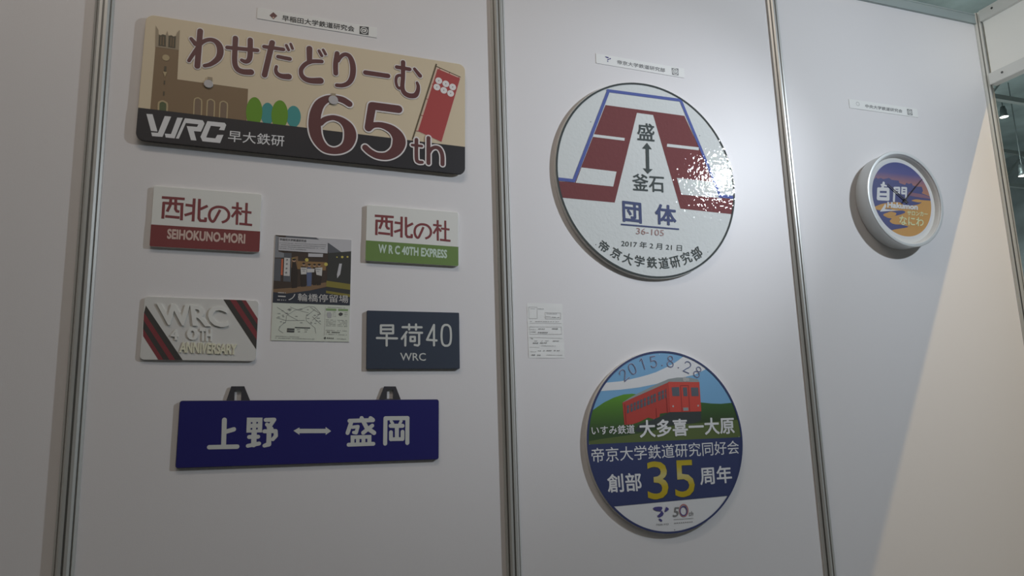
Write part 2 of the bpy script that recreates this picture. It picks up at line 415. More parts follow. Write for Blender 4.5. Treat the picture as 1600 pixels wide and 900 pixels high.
# fascia over the open side of the booth: white board between two painted rails
FX = 2.615
fa = thing('fascia', 'white fascia board between two pale rails at the top right corner of the booth', 'fascia', (FX, -0.02, 2.40))
def fbox(name, y0, y1, z0, z1, x0, x1, m):
    bm = bmesh.new(); box_bm(bm, x0, x1, y0, y1, z0, z1)
    bmesh.ops.bevel(bm, geom=list(bm.edges), offset=0.0015, segments=2, affect='EDGES')
    return obj(name, bm, m, fa)
fbox('panel', -1.96, -0.004, 0.043, 0.262, -0.003, 0.003, 'fascia_white')
lowr = fbox('rail', -1.96, -0.002, 0.0, 0.045, -0.018, 0.018, 'rail_painted'); upr = fbox('rail', -1.96, -0.002, 0.260, 0.305, -0.018, 0.018, 'rail_painted')
for rl, zc in ((lowr, 0.026), (upr, 0.287)):
    for yc in (-0.055, -1.90):
        bm = bmesh.new(); bmesh.ops.create_cone(bm, cap_ends=True, segments=16, radius1=0.0045, radius2=0.0038, depth=0.002, matrix=Matrix.Translation((-0.0185, yc, zc)) @ Matrix.Rotation(math.pi / 2, 4, 'Y'))
        obj('screw', bm, 'screw_dark', rl)
make_post('trim_8', FX, 0.0, 2.705).location = (FX, -1.98, 0)
# dark hall beyond: roof trusses and lamps
for k, y in enumerate((4.5, 9.5, 14.5)):
    t = thing('roof_truss', ('nearest', 'middle', 'farthest')[k] + ' grey steel roof truss in the dark hall above the booth wall', 'truss', (0, y, 8.4))
    for nm, zz in (('chord', 0.0), ('chord', 1.2)):
        bm = bmesh.new(); box_bm(bm, -13.9, 25.9, -0.06, 0.06, zz - 0.06, zz + 0.06); obj(nm, bm, 'truss_steel', t)
    bm = bmesh.new()
    for j in range(33):
        x0 = -13.5 + 1.2 * j; x1 = x0 + 1.2; za, zb = (0.05, 1.15) if j % 2 else (1.15, 0.05)
        d = Vector((x1 - x0, 0, zb - za)); L_ = d.length; ang = math.atan2(d.z, d.x)
        bmesh.ops.create_cube(bm, size=1.0, matrix=Matrix.Translation(((x0 + x1) / 2, 0, (za + zb) / 2)) @ Matrix.Rotation(-ang, 4, 'Y') @ Matrix.Diagonal((L_, 0.05, 0.05, 1)))
    obj('web', bm, 'truss_steel', t)
def hall_lamp(x, y, z, rad, label):
    t = thing('hall_lamp', label, 'lamp', (x, y, z), group='lamps hanging in the dark hall')
    bm = bmesh.new(); n = 24; prof = [(0.02, 0.34), (0.06, 0.33), (0.09, 0.2), (rad * 0.7, 0.12), (rad, 0.0), (rad * 0.96, 0.0), (rad * 0.64, 0.11)]; rings = []
    for rr, zz in prof: rings.append([bm.verts.new((rr * math.cos(2 * math.pi * i / n), rr * math.sin(2 * math.pi * i / n), zz)) for i in range(n)])
    for a, b in zip(rings, rings[1:]):
        for i in range(n): bm.faces.new((a[i], a[(i + 1) % n], b[(i + 1) % n], b[i]))
    obj('reflector', bm, 'lamp_shell', t, smooth=True)
    bm = bmesh.new(); bmesh.ops.create_cone(bm, cap_ends=True, segments=24, radius1=rad * 0.93, radius2=rad * 0.93, depth=0.012, matrix=Matrix.Translation((0, 0, 0.012))); obj('lens', bm, 'lamp_glow', t)
    bm = bmesh.new(); bmesh.ops.create_cone(bm, cap_ends=True, segments=8, radius1=0.012, radius2=0.012, depth=10.0 - z - 0.34, matrix=Matrix.Translation((0, 0, 0.34 + (10.0 - z - 0.34) / 2))); obj('stem', bm, 'lamp_shell', t)
hall_lamp(20.88, 12.20, 9.52, 0.12, 'bright hall lamp highest beside the right corner post')
hall_lamp(19.77, 11.20, 7.26, 0.12, 'hall lamp cut by the frame beside the right corner post')


# ---------------------------------------------------------------- signs
S = {'main': (0.13054, 2.0351, 0.014, 0.79695, 0.31984, -0.02012), 'dark': (0.38425, 1.42002, 0.008, 0.23791, 0.14553, -0.00519), 'red': (-0.10945, 1.7037, 0.008, 0.23785, 0.14496, -0.00979), 'green': (0.38394, 1.69149, 0.008, 0.24249, 0.14646, -0.01784), 'photo': (0.13414, 1.5458, 0.0015, 0.18277, 0.25876, -0.01471), 'white': (-0.11265, 1.44242, 0.006, 0.24461, 0.14382, -0.01847), 'blue': (0.14707, 1.20142, 0.008, 0.5969, 0.14795, -0.01692), 'cap1': (0.13785, 2.25401, 0.0015, 0.30444, 0.02992, -0.01678), 'cap2': (1.10084, 2.27205, 0.0015, 0.30865, 0.03157, -0.01805), 'cap3': (2.07409, 2.25135, 0.0015, 0.31516, 0.03286, 0.00483), 'note': (0.74849, 1.44876, 0.0015, 0.10451, 0.14915, -0.00107), 'head': (1.09616, 1.90585, 0.012, 0.30264, 0.30264, 0.0), 'anniv': (1.09872, 1.14307, 0.012, 0.24934, 0.24934, 0.0), 'clock': (2.05745, 1.90244, 0.058, 0.16762, 0.16762, 0.0)}
def sign(key, name, label, cat, group=None):
    x, z, d, w_, h_, th = S[key]
    return thing(name, label, cat, (x, 0, z), (0, -th, 0), group)

# --- large cream headboard
n = 'main'; D = S[n][2] * 1000; W_, H_ = S[n][3] * 1000, S[n][4] * 1000
t = sign(n, 'headboard_sign', 'large cream nameplate with a brick tower, red banner and big maroon hiragana', 'sign')
out = [q for q in rrect(W_, H_, 19)]; out = out[:18] + [(-W_ / 2, -80.5)] + out[18:] + [(W_ / 2, -80.5)]
p = Part(D); p.slab(out, 'cream', 'cream', D - 6, D, 0.6, (-81, 'black_band'))
vb0, vb1 = -80.3, -80.9
band = clip(rrect(W_ - 1.0, H_ - 1.0, 18.5), [(-500, -300), (500, -300), (500, vb1), (-500, vb0)])
p.poly(band, 'black_band', 3); p.build('board', t)
p = Part(D)
p.poly([(-372.7,79.2),(-321.7,79.8),(-320.1,3.4),(-160.1,3),(-159.3,-82.8),(-372.5,-83.3)], 'building_brown', 1)
p.poly([(-376,133.8),(-369.4,123.3),(-368.1,112.5),(-363.8,110.9),(-359.2,114.1),(-352.7,112.9),(-349.8,124.5),(-346.8,113),(-340.2,115.2),(-335.8,112.6),(-330.3,115.3),(-328.1,124.2),(-322.9,131.9),(-321.7,79.1),(-373.2,78.5)], 'building_trim', 2)
p.poly([(-367.4,111.2),(-363.7,109.9),(-359.2,113.4),(-352.1,112),(-350.4,83.1),(-366.6,82.6)], 'building_dark', 3)
p.poly([(-346.2,111.7),(-340.1,114.2),(-335.7,111.6),(-330.2,114),(-329.6,82.4),(-345.3,82.4)], 'building_dark', 3)
for q in ([(-362.6,106.1),(-362.1,86.1)], [(-357,106.4),(-356.2,85.8)], [(-340.6,108.4),(-339.9,86)], [(-335.2,107.7),(-334.8,85.5)]): p.stroke(q, 'building_brown', 4, 2.0)
c_ = [(-348.4,54.5,15.8)][0]; p.poly(circ(c_[2] / 2, 32, c_[0], c_[1]), 'arch_tan', 3)
for q in ([(-350,32.3),(-345.5,32.4),(-345.5,19.8),(-350.3,19.7)], [(-348.6,-4.4),(-345.8,-4.3),(-345.7,-13.8),(-348.5,-13.9)], [(-348.1,-32.1),(-345.1,-32),(-344.9,-42.1),(-347.9,-42.2)]): p.poly(q, 'building_dark', 3)
p.poly([(-352.6,18),(-343.2,18.2),(-347.3,5)], 'arch_tan', 4)
for q, mo, mi_ in (([(-355,-83.5,3.8),(-355.8,-64.2,3.9),(-353.4,-59.3,3.9),(-347.5,-56.5,3.9),(-341.3,-58.8,3.9),(-337.7,-63.2,3.9),(-336.8,-83.5,3.9)], 'arch_tan', 'door_green'),
                   ([(-278.6,-82.5,2.7),(-279.4,-46.5,2.7),(-277,-39.6,2.7),(-271.7,-37.2,2.7),(-266.5,-39.7,2.8),(-263,-45.8,2.8),(-261.8,-82.9,2.7)], 'arch_tan', 'arch_inner'),
                   ([(-249.6,-83.5,2.7),(-250.4,-45.6,2.8),(-247.9,-39.3,2.8),(-242.9,-36.9,2.8),(-237.5,-39.4,2.8),(-234.3,-45.6,2.8),(-233.3,-82.9,2.8)], 'arch_tan', 'arch_inner'),
                   ([(-221.1,-83.9,2.8),(-221.8,-46.5,2.8),(-219.3,-40.1,2.8),(-214.2,-37.7,2.8),(-208.8,-39.9,2.8),(-205,-46.4,2.8),(-204.4,-82.9,2.8)], 'arch_tan', 'arch_inner')):
    p.poly([a[:2] for a in q], mi_, 1.5); p.stroke(q, mo, 2, smooth=True)
p.build('building_picture', t)
p = Part(D)
for m_, a in (('tree_teal', [(-111.8,-55.8,31.1),(-113.2,-26.4,0)]), ('tree_teal', [(-49.5,-54.5,34.7),(-52.1,-25.9,0)]), ('tree_green', [(-142.8,-55.4,37.9),(-143.3,-16.4,0)]), ('tree_green', [(-82.8,-54.9,39.2),(-83.4,-15.9,0)])):
    p.poly(circ(a[0][2] / 2, 40, a[0][0], a[0][1], a[1][1] - a[0][1]), m_, 1.4 if m_ == 'tree_teal' else 2)
p.build('tree_picture', t)
p = Part(D)
p.stroke([(317.1,148.9,3.4),(253.9,-76.6,3.2)], 'pole_brown', 3, cap='butt'); p.stroke([(317.2,142,1.5),(385.5,120.9,1.6)], 'pole_brown', 3, cap='butt'); p.poly([(240.8,-81.2),(251.1,-80.8),(250,-87.5),(240.3,-87.8)], 'pole_brown', 2.5)
p.poly([(317.2,140.1),(386.1,120.3),(333.4,-75.7),(265.1,-52.7)], 'flag_hem', 1)
p.poly([(320.2,135),(383.7,116.8),(332.2,-74.3),(268.5,-52.2)], 'flag_red', 2)
for q in ([(305.7,88.3,1.5),(311,87.2,1.5)], [(289.3,42.5,1.5),(298.1,41.4,1.5)], [(275.2,-6,1.5),(282.5,-6.8,1.5)], [(262.8,-52.4,1.5),(270,-52,1.5)], [(327.1,138.6,1.5),(325.6,134,1.5)], [(354.5,129.8,1.5),(353,124.8,1.5)], [(381.2,121.5,1.6),(380,116.8,1.6)]): p.stroke(q, 'flag_red', 2.4)
for q in [(323.7,100.4,18.9),(343.5,94.4,19),(362.8,88,19.1),(318.5,80.9,18.8),(337.9,74.5,18.9),(357.1,68.4,19)]:
    p.poly(circ(q[2] / 2, 32, q[0], q[1]), 'outline_white', 3); p.poly(circ(1.6, 4, q[0], q[1]), 'building_dark', 4)
p.build('banner_picture', t)
kana = [([(-277.4,137.2,13),(-278.2,43.8,13.2)], 0), ([(-296.2,113.2,8.2),(-285.5,101.1,11.3)], 0),
 ([(-297.6,54.9,8.1),(-291.6,68.6,8.9),(-281.3,90.5,9.4),(-274.8,103,9.8),(-265.4,113.2,10.2),(-252.9,118.4,10.3),(-240.9,115.9,12.3),(-232,105.6,14.7),(-228.9,91.1,15.4),(-231.2,75.7,14.2),(-238.8,63.7,12.6),(-250,53.1,10.6),(-261.8,47.6,9.4)], 1),
 ([(-213.4,104.5,10),(-143.7,108.8,10.2)], 0), ([(-196.3,132.5,12.9),(-195.8,102.2,12.4),(-195.2,76.4,12.4),(-192.4,59.7,12.3),(-185.3,49.7,13.1),(-173,46.1,14.4),(-155.8,48,15.3)], 1), ([(-161.5,133.9,12.6),(-160.4,108.3,12.5),(-160.2,88.8,12.5),(-163,78.4,11.7),(-169.8,73.8,10.8),(-178.7,76.6,8.4)], 1),
 ([(-127.9,121.7,9.8),(-82,122,9.9)], 0), ([(-109.3,136,13.6),(-123.5,45.4,13.4)], 0), ([(-75.1,134.7,7.1),(-68.9,122.5,7.1)], 0), ([(-64.7,140.1,6.7),(-59.7,128.1,7.1)], 0), ([(-93.3,100.2,9.9),(-65.4,98.7,10.4)], 0),
 ([(-96.3,72.9,7.4),(-97.5,63.3,8.6),(-93.2,53.7,10.6),(-81.7,49,13.1),(-65.9,50.2,15.6)], 1),
 ([(-18.2,135.5,14.8),(-16.8,98.9,13)], 0), ([(5.8,133.4,7.7),(13.1,120.7,7.7)], 0), ([(16.1,137.9,7.2),(22.6,126.8,7.3)], 0),
 ([(13.2,105,10.6),(-10.3,101.1,11),(-25.9,91.4,10.9),(-35.6,76.9,10.8),(-35.9,63.6,11.2),(-31.4,55.1,12.5),(-22.3,49.2,13.7),(-8.4,48.1,15.5),(11.9,51.3,17.2)], 1),
 ([(51.7,134.1,12.5),(48.6,104.1,12.8),(49.8,77.8,12.4)], 1), ([(55.1,113.1,8.2),(60.2,124.6,9.5),(66.8,132.1,10.4),(75,135.1,10.8),(84,130.5,12.1),(90.7,115.7,14.3),(93.7,95.7,15.1),(91.4,72.8,14.2),(82.8,56.1,12.4),(68.3,47.1,11.1),(53.7,45.3,10.2)], 1),
 ([(125.9,92.3,12.7),(185.2,92.2,12.8)], 0),
 ([(208.4,121.3,10.7),(242.8,120.7,10.8)], 0), ([(225,138.1,12.2),(225.2,96.3,11.6),(224,66,12),(229.8,50.8,12.9),(243.4,44.8,13.9),(258.6,47.8,13.9),(265.7,60.8,11.3),(267,75,9.5),(263.8,84.9,7.7)], 1),
 ([(225.2,96.3,6.7),(216.5,99,8.5),(208.4,93.1,8.5),(206.7,79.5,8),(210.2,66.2,7.6),(216.7,61.5,8),(223.5,68.3,7.6)], 1), ([(256.3,123.8,8.6),(271.5,106.4,11.4)], 0)]
def lettering(name, strokes, grow_, lay0):
    p = Part(D)
    for q, sm in strokes: p.stroke(q, 'outline_white', lay0, smooth=sm, grow=grow_)
    for q, sm in strokes: p.stroke(q, 'maroon', lay0 + 1, smooth=sm)
    return p.build(name, t)
lettering('title_lettering', kana, 4.8, 4)
nums = [([(86.7,-1.7,16.3),(70.6,6.6,16.7),(51.1,9,15.6),(30.8,4,18.6),(13.4,-11.7,24.4),(4.7,-33.8,27.7),(1.9,-55,29.1),(2.7,-75.6,30.5),(7,-98.2,28.5),(17.2,-117.5,24.5),(31.8,-130.5,20.7),(52.1,-133.8,17.3),(72.2,-126.7,20.9),(86.2,-111.5,26.5),(91.6,-87.4,30.7),(86.1,-65.9,26.7),(71.1,-50.8,18.1),(52.8,-44.9,14),(38.5,-46.9,13.5),(25.6,-53.8,14.4),(16.5,-63.9,14.8)], 1),
 ([(214.3,1.8,21.6),(147.2,1.7,21.2)], 0), ([(145.2,1.4,21.2),(137.2,-59.9,19.9)], 0), ([(137.3,-61,18.9),(150.9,-51.2,15.4),(173.4,-49,16.5),(198.8,-57.7,23.9),(214.3,-74.4,31.8),(217.7,-92.7,34.8),(208.7,-115.1,28.4),(187.6,-131.3,21),(162.7,-133.7,17.3),(143.2,-126,16.2),(130.2,-115.5,15.7)], 1)]
lettering('number_lettering', nums, 7.6, 5)
lettering('ordinal_lettering', [([(263.8,-77.6,10),(264.4,-128.4,10),(269.5,-138.5,9.4),(279.8,-138.7,8.4)], 1), ([(252.4,-93.8,7.3),(278.3,-93.8,7.4)], 0), ([(296.2,-68.6,10.7),(296.9,-138.9,11.1)], 0), ([(298.4,-109.7,8.5),(304.9,-98.2,9.6),(315.3,-92.6,10.1),(325.9,-95.1,11.2),(332.5,-105.7,11.2),(335,-118.9,11.2),(335.1,-137.8,11.2)], 1)], 7.6, 7.5)
p = Part(D)
for q in ([(-379.9,-93.7),(-366.8,-92.8),(-353.4,-134.3),(-367.2,-134.5)], [(-340.7,-93.6),(-326.9,-93.3),(-341.9,-146.2),(-363.9,-147.1),(-366.6,-137.9),(-352.1,-137.3)], [(-313.7,-93.9),(-301.5,-93),(-316,-146.6),(-335,-146.6),(-337.7,-137.3),(-324.4,-136.9)],
          [(-297,-93.2),(-258.2,-93.2),(-254.4,-98.1),(-253.4,-102),(-260,-122.5),(-275.5,-123.2),(-268.4,-145.9),(-280.3,-146.5),(-291.9,-112.4),(-269.2,-111.5),(-266.7,-104.6),(-294.2,-105),(-306.8,-146.2),(-313.3,-146.3)], [(-247.5,-93.9),(-208.7,-93.1),(-204.8,-98),(-208.4,-112.5),(-220.3,-112.7),(-217.1,-104.6),(-239,-104.7),(-247.6,-135.5),(-227.2,-135.4),(-223.5,-125.9),(-209.6,-124.2),(-215.9,-145.9),(-255,-146.2),(-260.3,-135.5)]): p.poly(q, 'white_print', 4)
p.build('club_logo', t)
p = Part(D); p.text('早大鉄研', [(-198.9,-139.7),(-69,-137.1),(-198.9,-110.4)], 'white_print', 4, bold=0.005); p.build('club_lettering', t)
for q in ([(-250.6,1.5,21),(-247.8,12.5,11.3),(-248.2,19.2,11.3)], [(45.7,2.8,24.4),(46,14.4,11.4),(45.7,21,11.4)]):   # keyholes with the hook heads in them
    bm = lathe([(0.01, D + 3.6), (q[0][2] / 2 - 0.8, D + 3.6), (q[0][2] / 2, D + 3.0), (q[0][2] / 2, D - 1), (3, D - 1), (3, 0.2)], 32)
    bmesh.ops.translate(bm, verts=bm.verts, vec=(q[0][0] * MM, 0, q[0][1] * MM))
    hk = obj('hanging_hook', bm, 'hook_grey', t)
    p = Part(D); a = q[1]; b = q[2]; hw = a[2] / 2; p.poly([(a[0] - hw, a[1]), (a[0] + hw, a[1]), (b[0] + hw, b[1]), (b[0] - hw, b[1])], 'building_trim', 11); p.build('slot', hk)

# --- two small express plates sharing the same cut lettering
mori = [[(a[0], a[1]) for a in q] for q in ([(-100.2,45.6),(-51.4,45.9)], [(-95.3,34.7),(-95.3,-5.2)], [(-56.6,35),(-55.8,-6.3)], [(-97.3,32.6),(-53.2,32.8)], [(-90.6,0.9),(-60,-0.1)], [(-81,43.1),(-81.5,28.1),(-87.3,12.2)], [(-70.4,42.8),(-69.8,19.9),(-66.7,14.8),(-61.2,14.2)],
  [(-30.9,48.8),(-30.8,-7.1)], [(-48.9,31.7),(-31.7,30.7)], [(-49.7,6.4),(-30.8,14.2)], [(-19.6,48.8),(-18.7,1.5),(-15.2,-4.1),(-4,-4),(-3.9,4.3)], [(-17,23.5),(-1,33.2)], [(52.6,33.5),(75.7,32.4)], [(64.7,47.4),(65.5,-8.5)], [(64.2,27.5),(53.6,9.9)], [(67,25.2),(74.5,16.9)], [(73.7,25.3),(97.2,24.1)], [(85.4,47.6),(85.8,-6.3)], [(71,-5.4),(99.8,-6.5)])]
no_ = [(a[0], a[1]) for a in [(26.8,25.5),(20.5,10.3),(13.5,-3.9),(6.8,-0.5),(3.6,11),(6.7,23.5),(15.1,30.5),(24.9,32.8),(37.2,30.3),(45.8,20.4),(46.4,8.1),(40.8,-0.4),(32.2,-5)]]
def express(key, label, band_m, text_m, body, q):
    t = sign(key, 'express_plate', label, 'sign', None)
    D = S[key][2] * 1000; W_, H_ = S[key][3] * 1000, S[key][4] * 1000; o_ = rrect(W_, H_, 3.5, 4)
    p = Part(D); p.slab(o_, 'acrylic_white', 'acrylic_white', 0.3, D)
    p.poly(clip(o_, [(-200, -100), (200, -100), (200, -21.5), (-200, -20.6)]), band_m, 1); p.build('board', t)
    p = Part(D)
    for s_ in mori: p.stroke(s_, 'sign_red_text', 1, 6.2 if s_ in mori[:12] else 5.6, cap='butt')
    p.stroke(no_, 'sign_red_text', 1, 5.9, smooth=True, cap='butt'); p.build('station_lettering', t)
    p = Part(D); p.text(body, q, text_m, 2, bold=0.04); p.build('band_lettering', t)
express('red', 'small white nameplate with a red lower band reading SEIHOKUNO-MORI', 'sign_red', 'band_text', 'SEIHOKUNO-MORI', [(-84,-52.9),(86,-54.3),(-84.1,-28.5)])
express('green', 'small white nameplate with a green lower band reading WRC40TH EXPRESS', 'sign_green', 'green_text', 'W R C 40TH EXPRESS', [(-89.6,-51.8),(90.3,-54.9),(-89.4,-28.3)])

# --- white acrylic anniversary plate with raised letters and striped corners
key = 'white'; D = 6.0; W_, H_ = S[key][3] * 1000, S[key][4] * 1000; o_ = rrect(W_, H_, 9, 6)
t = sign(key, 'anniversary_plate', 'white plate with raised white letters and red and black diagonal stripes across two corners', 'sign')
p = Part(D); p.slab(o_, 'acrylic_clear_white', 'acrylic_clear_white', 0.3, D); p.build('board', t)
cl = rrect(W_ - 0.6, H_ - 0.6, 8.7, 6)
for qs in (([(-117.9,50.5),(-32.7,-73.6),(-47.9,-73.8),(-120.5,34.5)], [(-120.5,34.5),(-47.9,-73.8),(-59.7,-74),(-120.2,16.6)], [(-120.2,16.6),(-59.7,-74),(-72.2,-74.2),(-119.8,-2.2)], [(-119.8,-2.2),(-72.2,-74.2),(-82.4,-74.3),(-118.6,-18.9)]),
           ([(38.9,78.7),(52.6,79.3),(126.8,-28.9),(127.9,-52.9)], [(52.6,79.3),(65.7,79.9),(125.9,-9.2),(126.8,-28.9)], [(65.7,79.9),(77.7,80.5),(125,9.4),(125.9,-9.2)], [(77.7,80.5),(88,79.8),(124.2,25.3),(125,9.4)])):
    p = Part(D)
    for m_, q in zip(('stripe_black', 'stripe_red', 'stripe_black', 'stripe_red'), qs): p.poly(q, m_, 1, cl)
    p.build('corner_stripes', t)
p = Part(D); p.text('WRC', [(-87.9,7.6),(59.4,5.7),(-96.6,56.6)], 'acrylic_white', 1, bold=0.03, rise=3.0); p.build('initials_lettering', t)
p = Part(D); p.text('4', [(-62.1,-25.8),(-46.4,-26.7),(-63.8,-0.6)], 'acrylic_white', 1, bold=0.03, rise=2.2); p.text('0', [(-28.4,-25),(-4.6,-26.2),(-30.1,2.1)], 'acrylic_white', 1, bold=0.03, rise=2.2); p.text('TH', [(-1,-27.6),(24.6,-28),(-2.7,1.2)], 'acrylic_white', 1, bold=0.03, rise=2.2); p.build('number_lettering', t)
p = Part(D); p.text('ANNIVERSARY', [(-41.9,-54.9),(79.4,-57.8),(-41.9,-30)], 'acrylic_cream', 1, bold=0.03, rise=2.2); p.build('word_lettering', t)

# --- dark blue plate
key = 'dark'; D = 8.0; W_, H_ = S[key][3] * 1000, S[key][4] * 1000
t = sign(key, 'navy_plate', 'dark navy plate with white rounded characters ending in 40 and WRC below', 'sign')
p = Part(D); p.slab(rrect(W_, H_, 2.5, 4), 'plate_navy', 'plate_navy', 0.3, D); p.build('board', t)
p = Part(D); wq = 5.5
for q, cz_ in (([(-84,35.7),(-53.5,36.3),(-53.4,16.4),(-83.9,16)], 1), ([(-84,25.9),(-53.4,26.4)], 0), ([(-93.8,4),(-43.5,3.6)], 0), ([(-69.4,14.8),(-69.5,-14.5)], 0),
  ([(-29.4,32.3),(19.3,32.7)], 0), ([(-12.7,39.5),(-12.7,26.6)], 0), ([(4.9,39.8),(4.9,26.4)], 0), ([(-19,20.2),(-31.5,2.7)], 0), ([(-22.1,10.2),(-22.6,-14.1)], 0), ([(-11.7,18.7),(20.5,18.7)], 0), ([(12.9,17),(12.8,-10.5),(9.4,-13.9),(1.4,-12.3)], 0), ([(-9.4,7.9),(1.9,8.1),(1.9,-2.7),(-9.4,-2.9)], 1),
  ([(51.3,-13.1),(51.7,39.4),(33.1,1.1),(58.1,-0.5)], 0)): p.stroke(q, 'plate_text', 1, wq, closed=bool(cz_))
p.stroke([(71.6,20.9),(74.1,33.7),(78.9,39.1),(83.9,40),(89.1,39),(94,33.4),(96,21.3),(95.9,4.4),(93.5,-7.7),(88.5,-12.8),(83.3,-13.7),(78.4,-12.9),(73.7,-7.9),(71.4,4.1)], 'plate_text', 1, wq, smooth=True, closed=True)
p.build('station_lettering', t)
p = Part(D); p.text('WRC', [(-35.2,-51.8),(30.1,-52.3),(-35.6,-32.3)], 'plate_text', 1, bold=0.008); p.build('club_lettering', t)

# --- blue enamel destination board with two hanging lugs
key = 'blue'; D = 8.0; W_, H_ = S[key][3] * 1000, S[key][4] * 1000
t = sign(key, 'destination_board', 'long blue enamel destination board with two black hanging lugs on its top edge', 'sign')
p = Part(D); p.slab(rrect(W_, H_, 6, 6), 'enamel_blue', 'enamel_edge', 0.3, D, 1.2); p.build('board', t)
for q, h in (([(-201.4,72.4),(-192.2,106.2),(-163.9,106.3),(-149.2,72.1)], [(-184,74.1),(-184.4,97.9),(-169.7,97.9),(-169.5,74)]), ([(148.1,74.5),(160.1,106.3),(188.8,106.3),(201.7,74.2)], [(167.3,76),(167.2,98.8),(182.4,98.8),(182.5,76)])):
    bm = bmesh.new(); d1, d0 = 6.0, 3.0
    q = [(a, min(b, 200)) for a, b in q]
    ring_o = [q[0], q[1], q[2], q[3]]; ring_i = [h[0], h[1], h[2], h[3]]
    V = {}
    for dd in (d0, d1):
        V[dd, 'o'] = [bm.verts.new((a * MM, -dd * MM, b * MM)) for a, b in ring_o]; V[dd, 'i'] = [bm.verts.new((a * MM, -dd * MM, b * MM)) for a, b in ring_i]
    for i in range(4):
        j = (i + 1) % 4
        for dd in (d0, d1): bm.faces.new((V[dd, 'o'][i], V[dd, 'o'][j], V[dd, 'i'][j], V[dd, 'i'][i]))
        for k in 'oi': bm.faces.new((V[d0, k][i], V[d0, k][j], V[d1, k][j], V[d1, k][i]))
    obj('hanging_lug', bm, 'bracket_black', t)
p = Part(D)
for q in ([(-202.8,30.1,10.4),(-201.5,-25.2,10.3)], [(-198.5,3.6,9.9),(-181.8,8.6,10)], [(-231.3,-29.9,9.7),(-172.6,-30.2,9.9)]): p.stroke(q, 'plate_text', 1)
p.poly([(-154.8,34.6),(-120.8,34.1),(-120.3,0.5),(-154.4,0.7)], 'plate_text', 1)
for q in ([(-137.6,3.9,11.6),(-137.1,-26.8,11.5)], [(-147.8,-9.2,9),(-128.6,-9.1,9.1)], [(-149.8,-29,8.5),(-125.9,-24.5,9.1)], [(-113.4,28.8,9.2),(-94.8,29.1,9.2),(-106.1,11.1,9.2)], [(-110.4,18.4,8.7),(-99.7,8.4,8.7)], [(-115.2,3,9.1),(-90.7,3,9.2),(-89.7,-7.9,9.2),(-95.9,-15.5,8.6)], [(-105.2,3.3,10.2),(-104.5,-26.4,11.1),(-113.8,-29.5,8.6)]): p.stroke(q, 'plate_text', 1)
for q in [(-143.9,22.6,3.3),(-132,22.9,3.3),(-143.7,9.2,3.3),(-131.9,9.7,3.3)]: p.poly([(q[0] + a * q[2] / 2, q[1] + b * q[2] / 2) for a, b in ((-1, -1), (1, -1), (1, 1), (-1, 1))], 'enamel_blue', 2.5)
p.build('departure_lettering', t)
p = Part(D)
for q in ([(77.7,23.9,9.7),(133.8,24.7,9.9)], [(82.1,21.2,9.7),(73.9,-4.5,9.6)], [(106.3,30,9.8),(118.8,7.1,10.3),(137.1,-5.7,10.4)], [(127.7,29.7,9.3),(133.8,26.4,8.2)], [(132.4,11.7,9.3),(110.9,-4.9,9.7)], [(85.1,8.7,8.1),(98.1,10.1,8.1),(94.1,-4.3,8.6),(88.1,-3.7,7.5)], [(77,-32.3,9.1),(136,-31.6,9.2)]): p.stroke(q, 'plate_text', 1)
p.poly([(81.3,-10.5),(130.7,-10.5),(131.1,-34.2),(81.9,-34)], 'plate_text', 1.2)
for q in ([(90.7,-19.3),(93.9,-19.3),(94.1,-27.4),(90.8,-27.3)], [(102.8,-19.6),(107.1,-19.4),(107.3,-27.4),(103,-27.3)], [(116.6,-19.3),(121,-19.2),(121.2,-27.2),(116.8,-27.1)]): p.poly(q, 'enamel_blue', 2.5)
for q in ([(164.2,28.1,9.9),(164.4,-31.8,9.9)], [(164.2,28.7,9.9),(218.8,28.5,10.1)], [(218.5,27.9,10.1),(218.9,-31.5,10)], [(178.3,21.3,7.2),(182.3,15.8,7.2)], [(203,21.5,7.3),(199.7,15.5,7.2)], [(177.3,10.4,10),(206.5,9.9,10)], [(192.4,10.1,10),(192.9,-20.3,10)], [(178.1,-4.9,9.4),(178.4,-21.8,9.4)], [(206.7,-4.4,9.5),(206.9,-21.9,9.4)], [(178.4,-21.8,8.8),(206.9,-21.9,8.9)]): p.stroke(q, 'plate_text', 1)
p.build('arrival_lettering', t)
p = Part(D)
p.poly([(-50.9,3),(-37.6,10.4),(-37.5,7.2),(22.3,6.1),(22.2,10.4),(35.2,0.6),(22.8,-8.2),(22.7,-4),(-37.1,-3),(-37,-6.7)], 'plate_text', 1)
p.build('double_arrow', t)

# --- glossy round headmark plate
key = 'head'; D = 12.0; RR = S[key][3] * 1000
t = sign(key, 'headmark_plate', 'glossy white round plate with maroon and blue train front design and a black rim line', 'sign')
p = Part(D); p.slab(circ(RR + 1.5, 128), 'plate_white', 'plate_edge', 0.3, D, 0.8); p.ring(RR - 0.5, RR - 6.0, 'plate_ring', 4, n=128); p.build('board', t)
cl = circ(RR - 3, 128)
p = Part(D)
p.poly([(-132.5,216.4),(139.6,214.3),(231.9,6.8),(240.4,-42.8),(249.3,-40.9),(329.2,-42.7),(324.1,-91.5),(281.9,-90.9),(100.3,-85.9),(28.3,204),(-27.5,204.3),(-120.5,-83.2),(-281.9,-80.9),(-315,-80.9),(-312.9,-32.8),(-244.1,-32.8)], 'plate_maroon', 1, cl)
p.poly([(-221.6,14.3),(-108.7,11.6),(-122.6,-35.1),(-242.2,-33.3)], 'plate_white', 2)
p.poly([(95.7,9.9),(224.1,7.7),(243,-42.2),(107.4,-41.4)], 'plate_white', 2)
p.poly([(-177.4,120.1),(-74.7,119.1),(-76.1,110.3),(-180.2,111.6)], 'plate_white', 2); p.poly([(70.6,116),(183,115.8),(181.7,106.3),(68.1,106.5)], 'plate_white', 2)
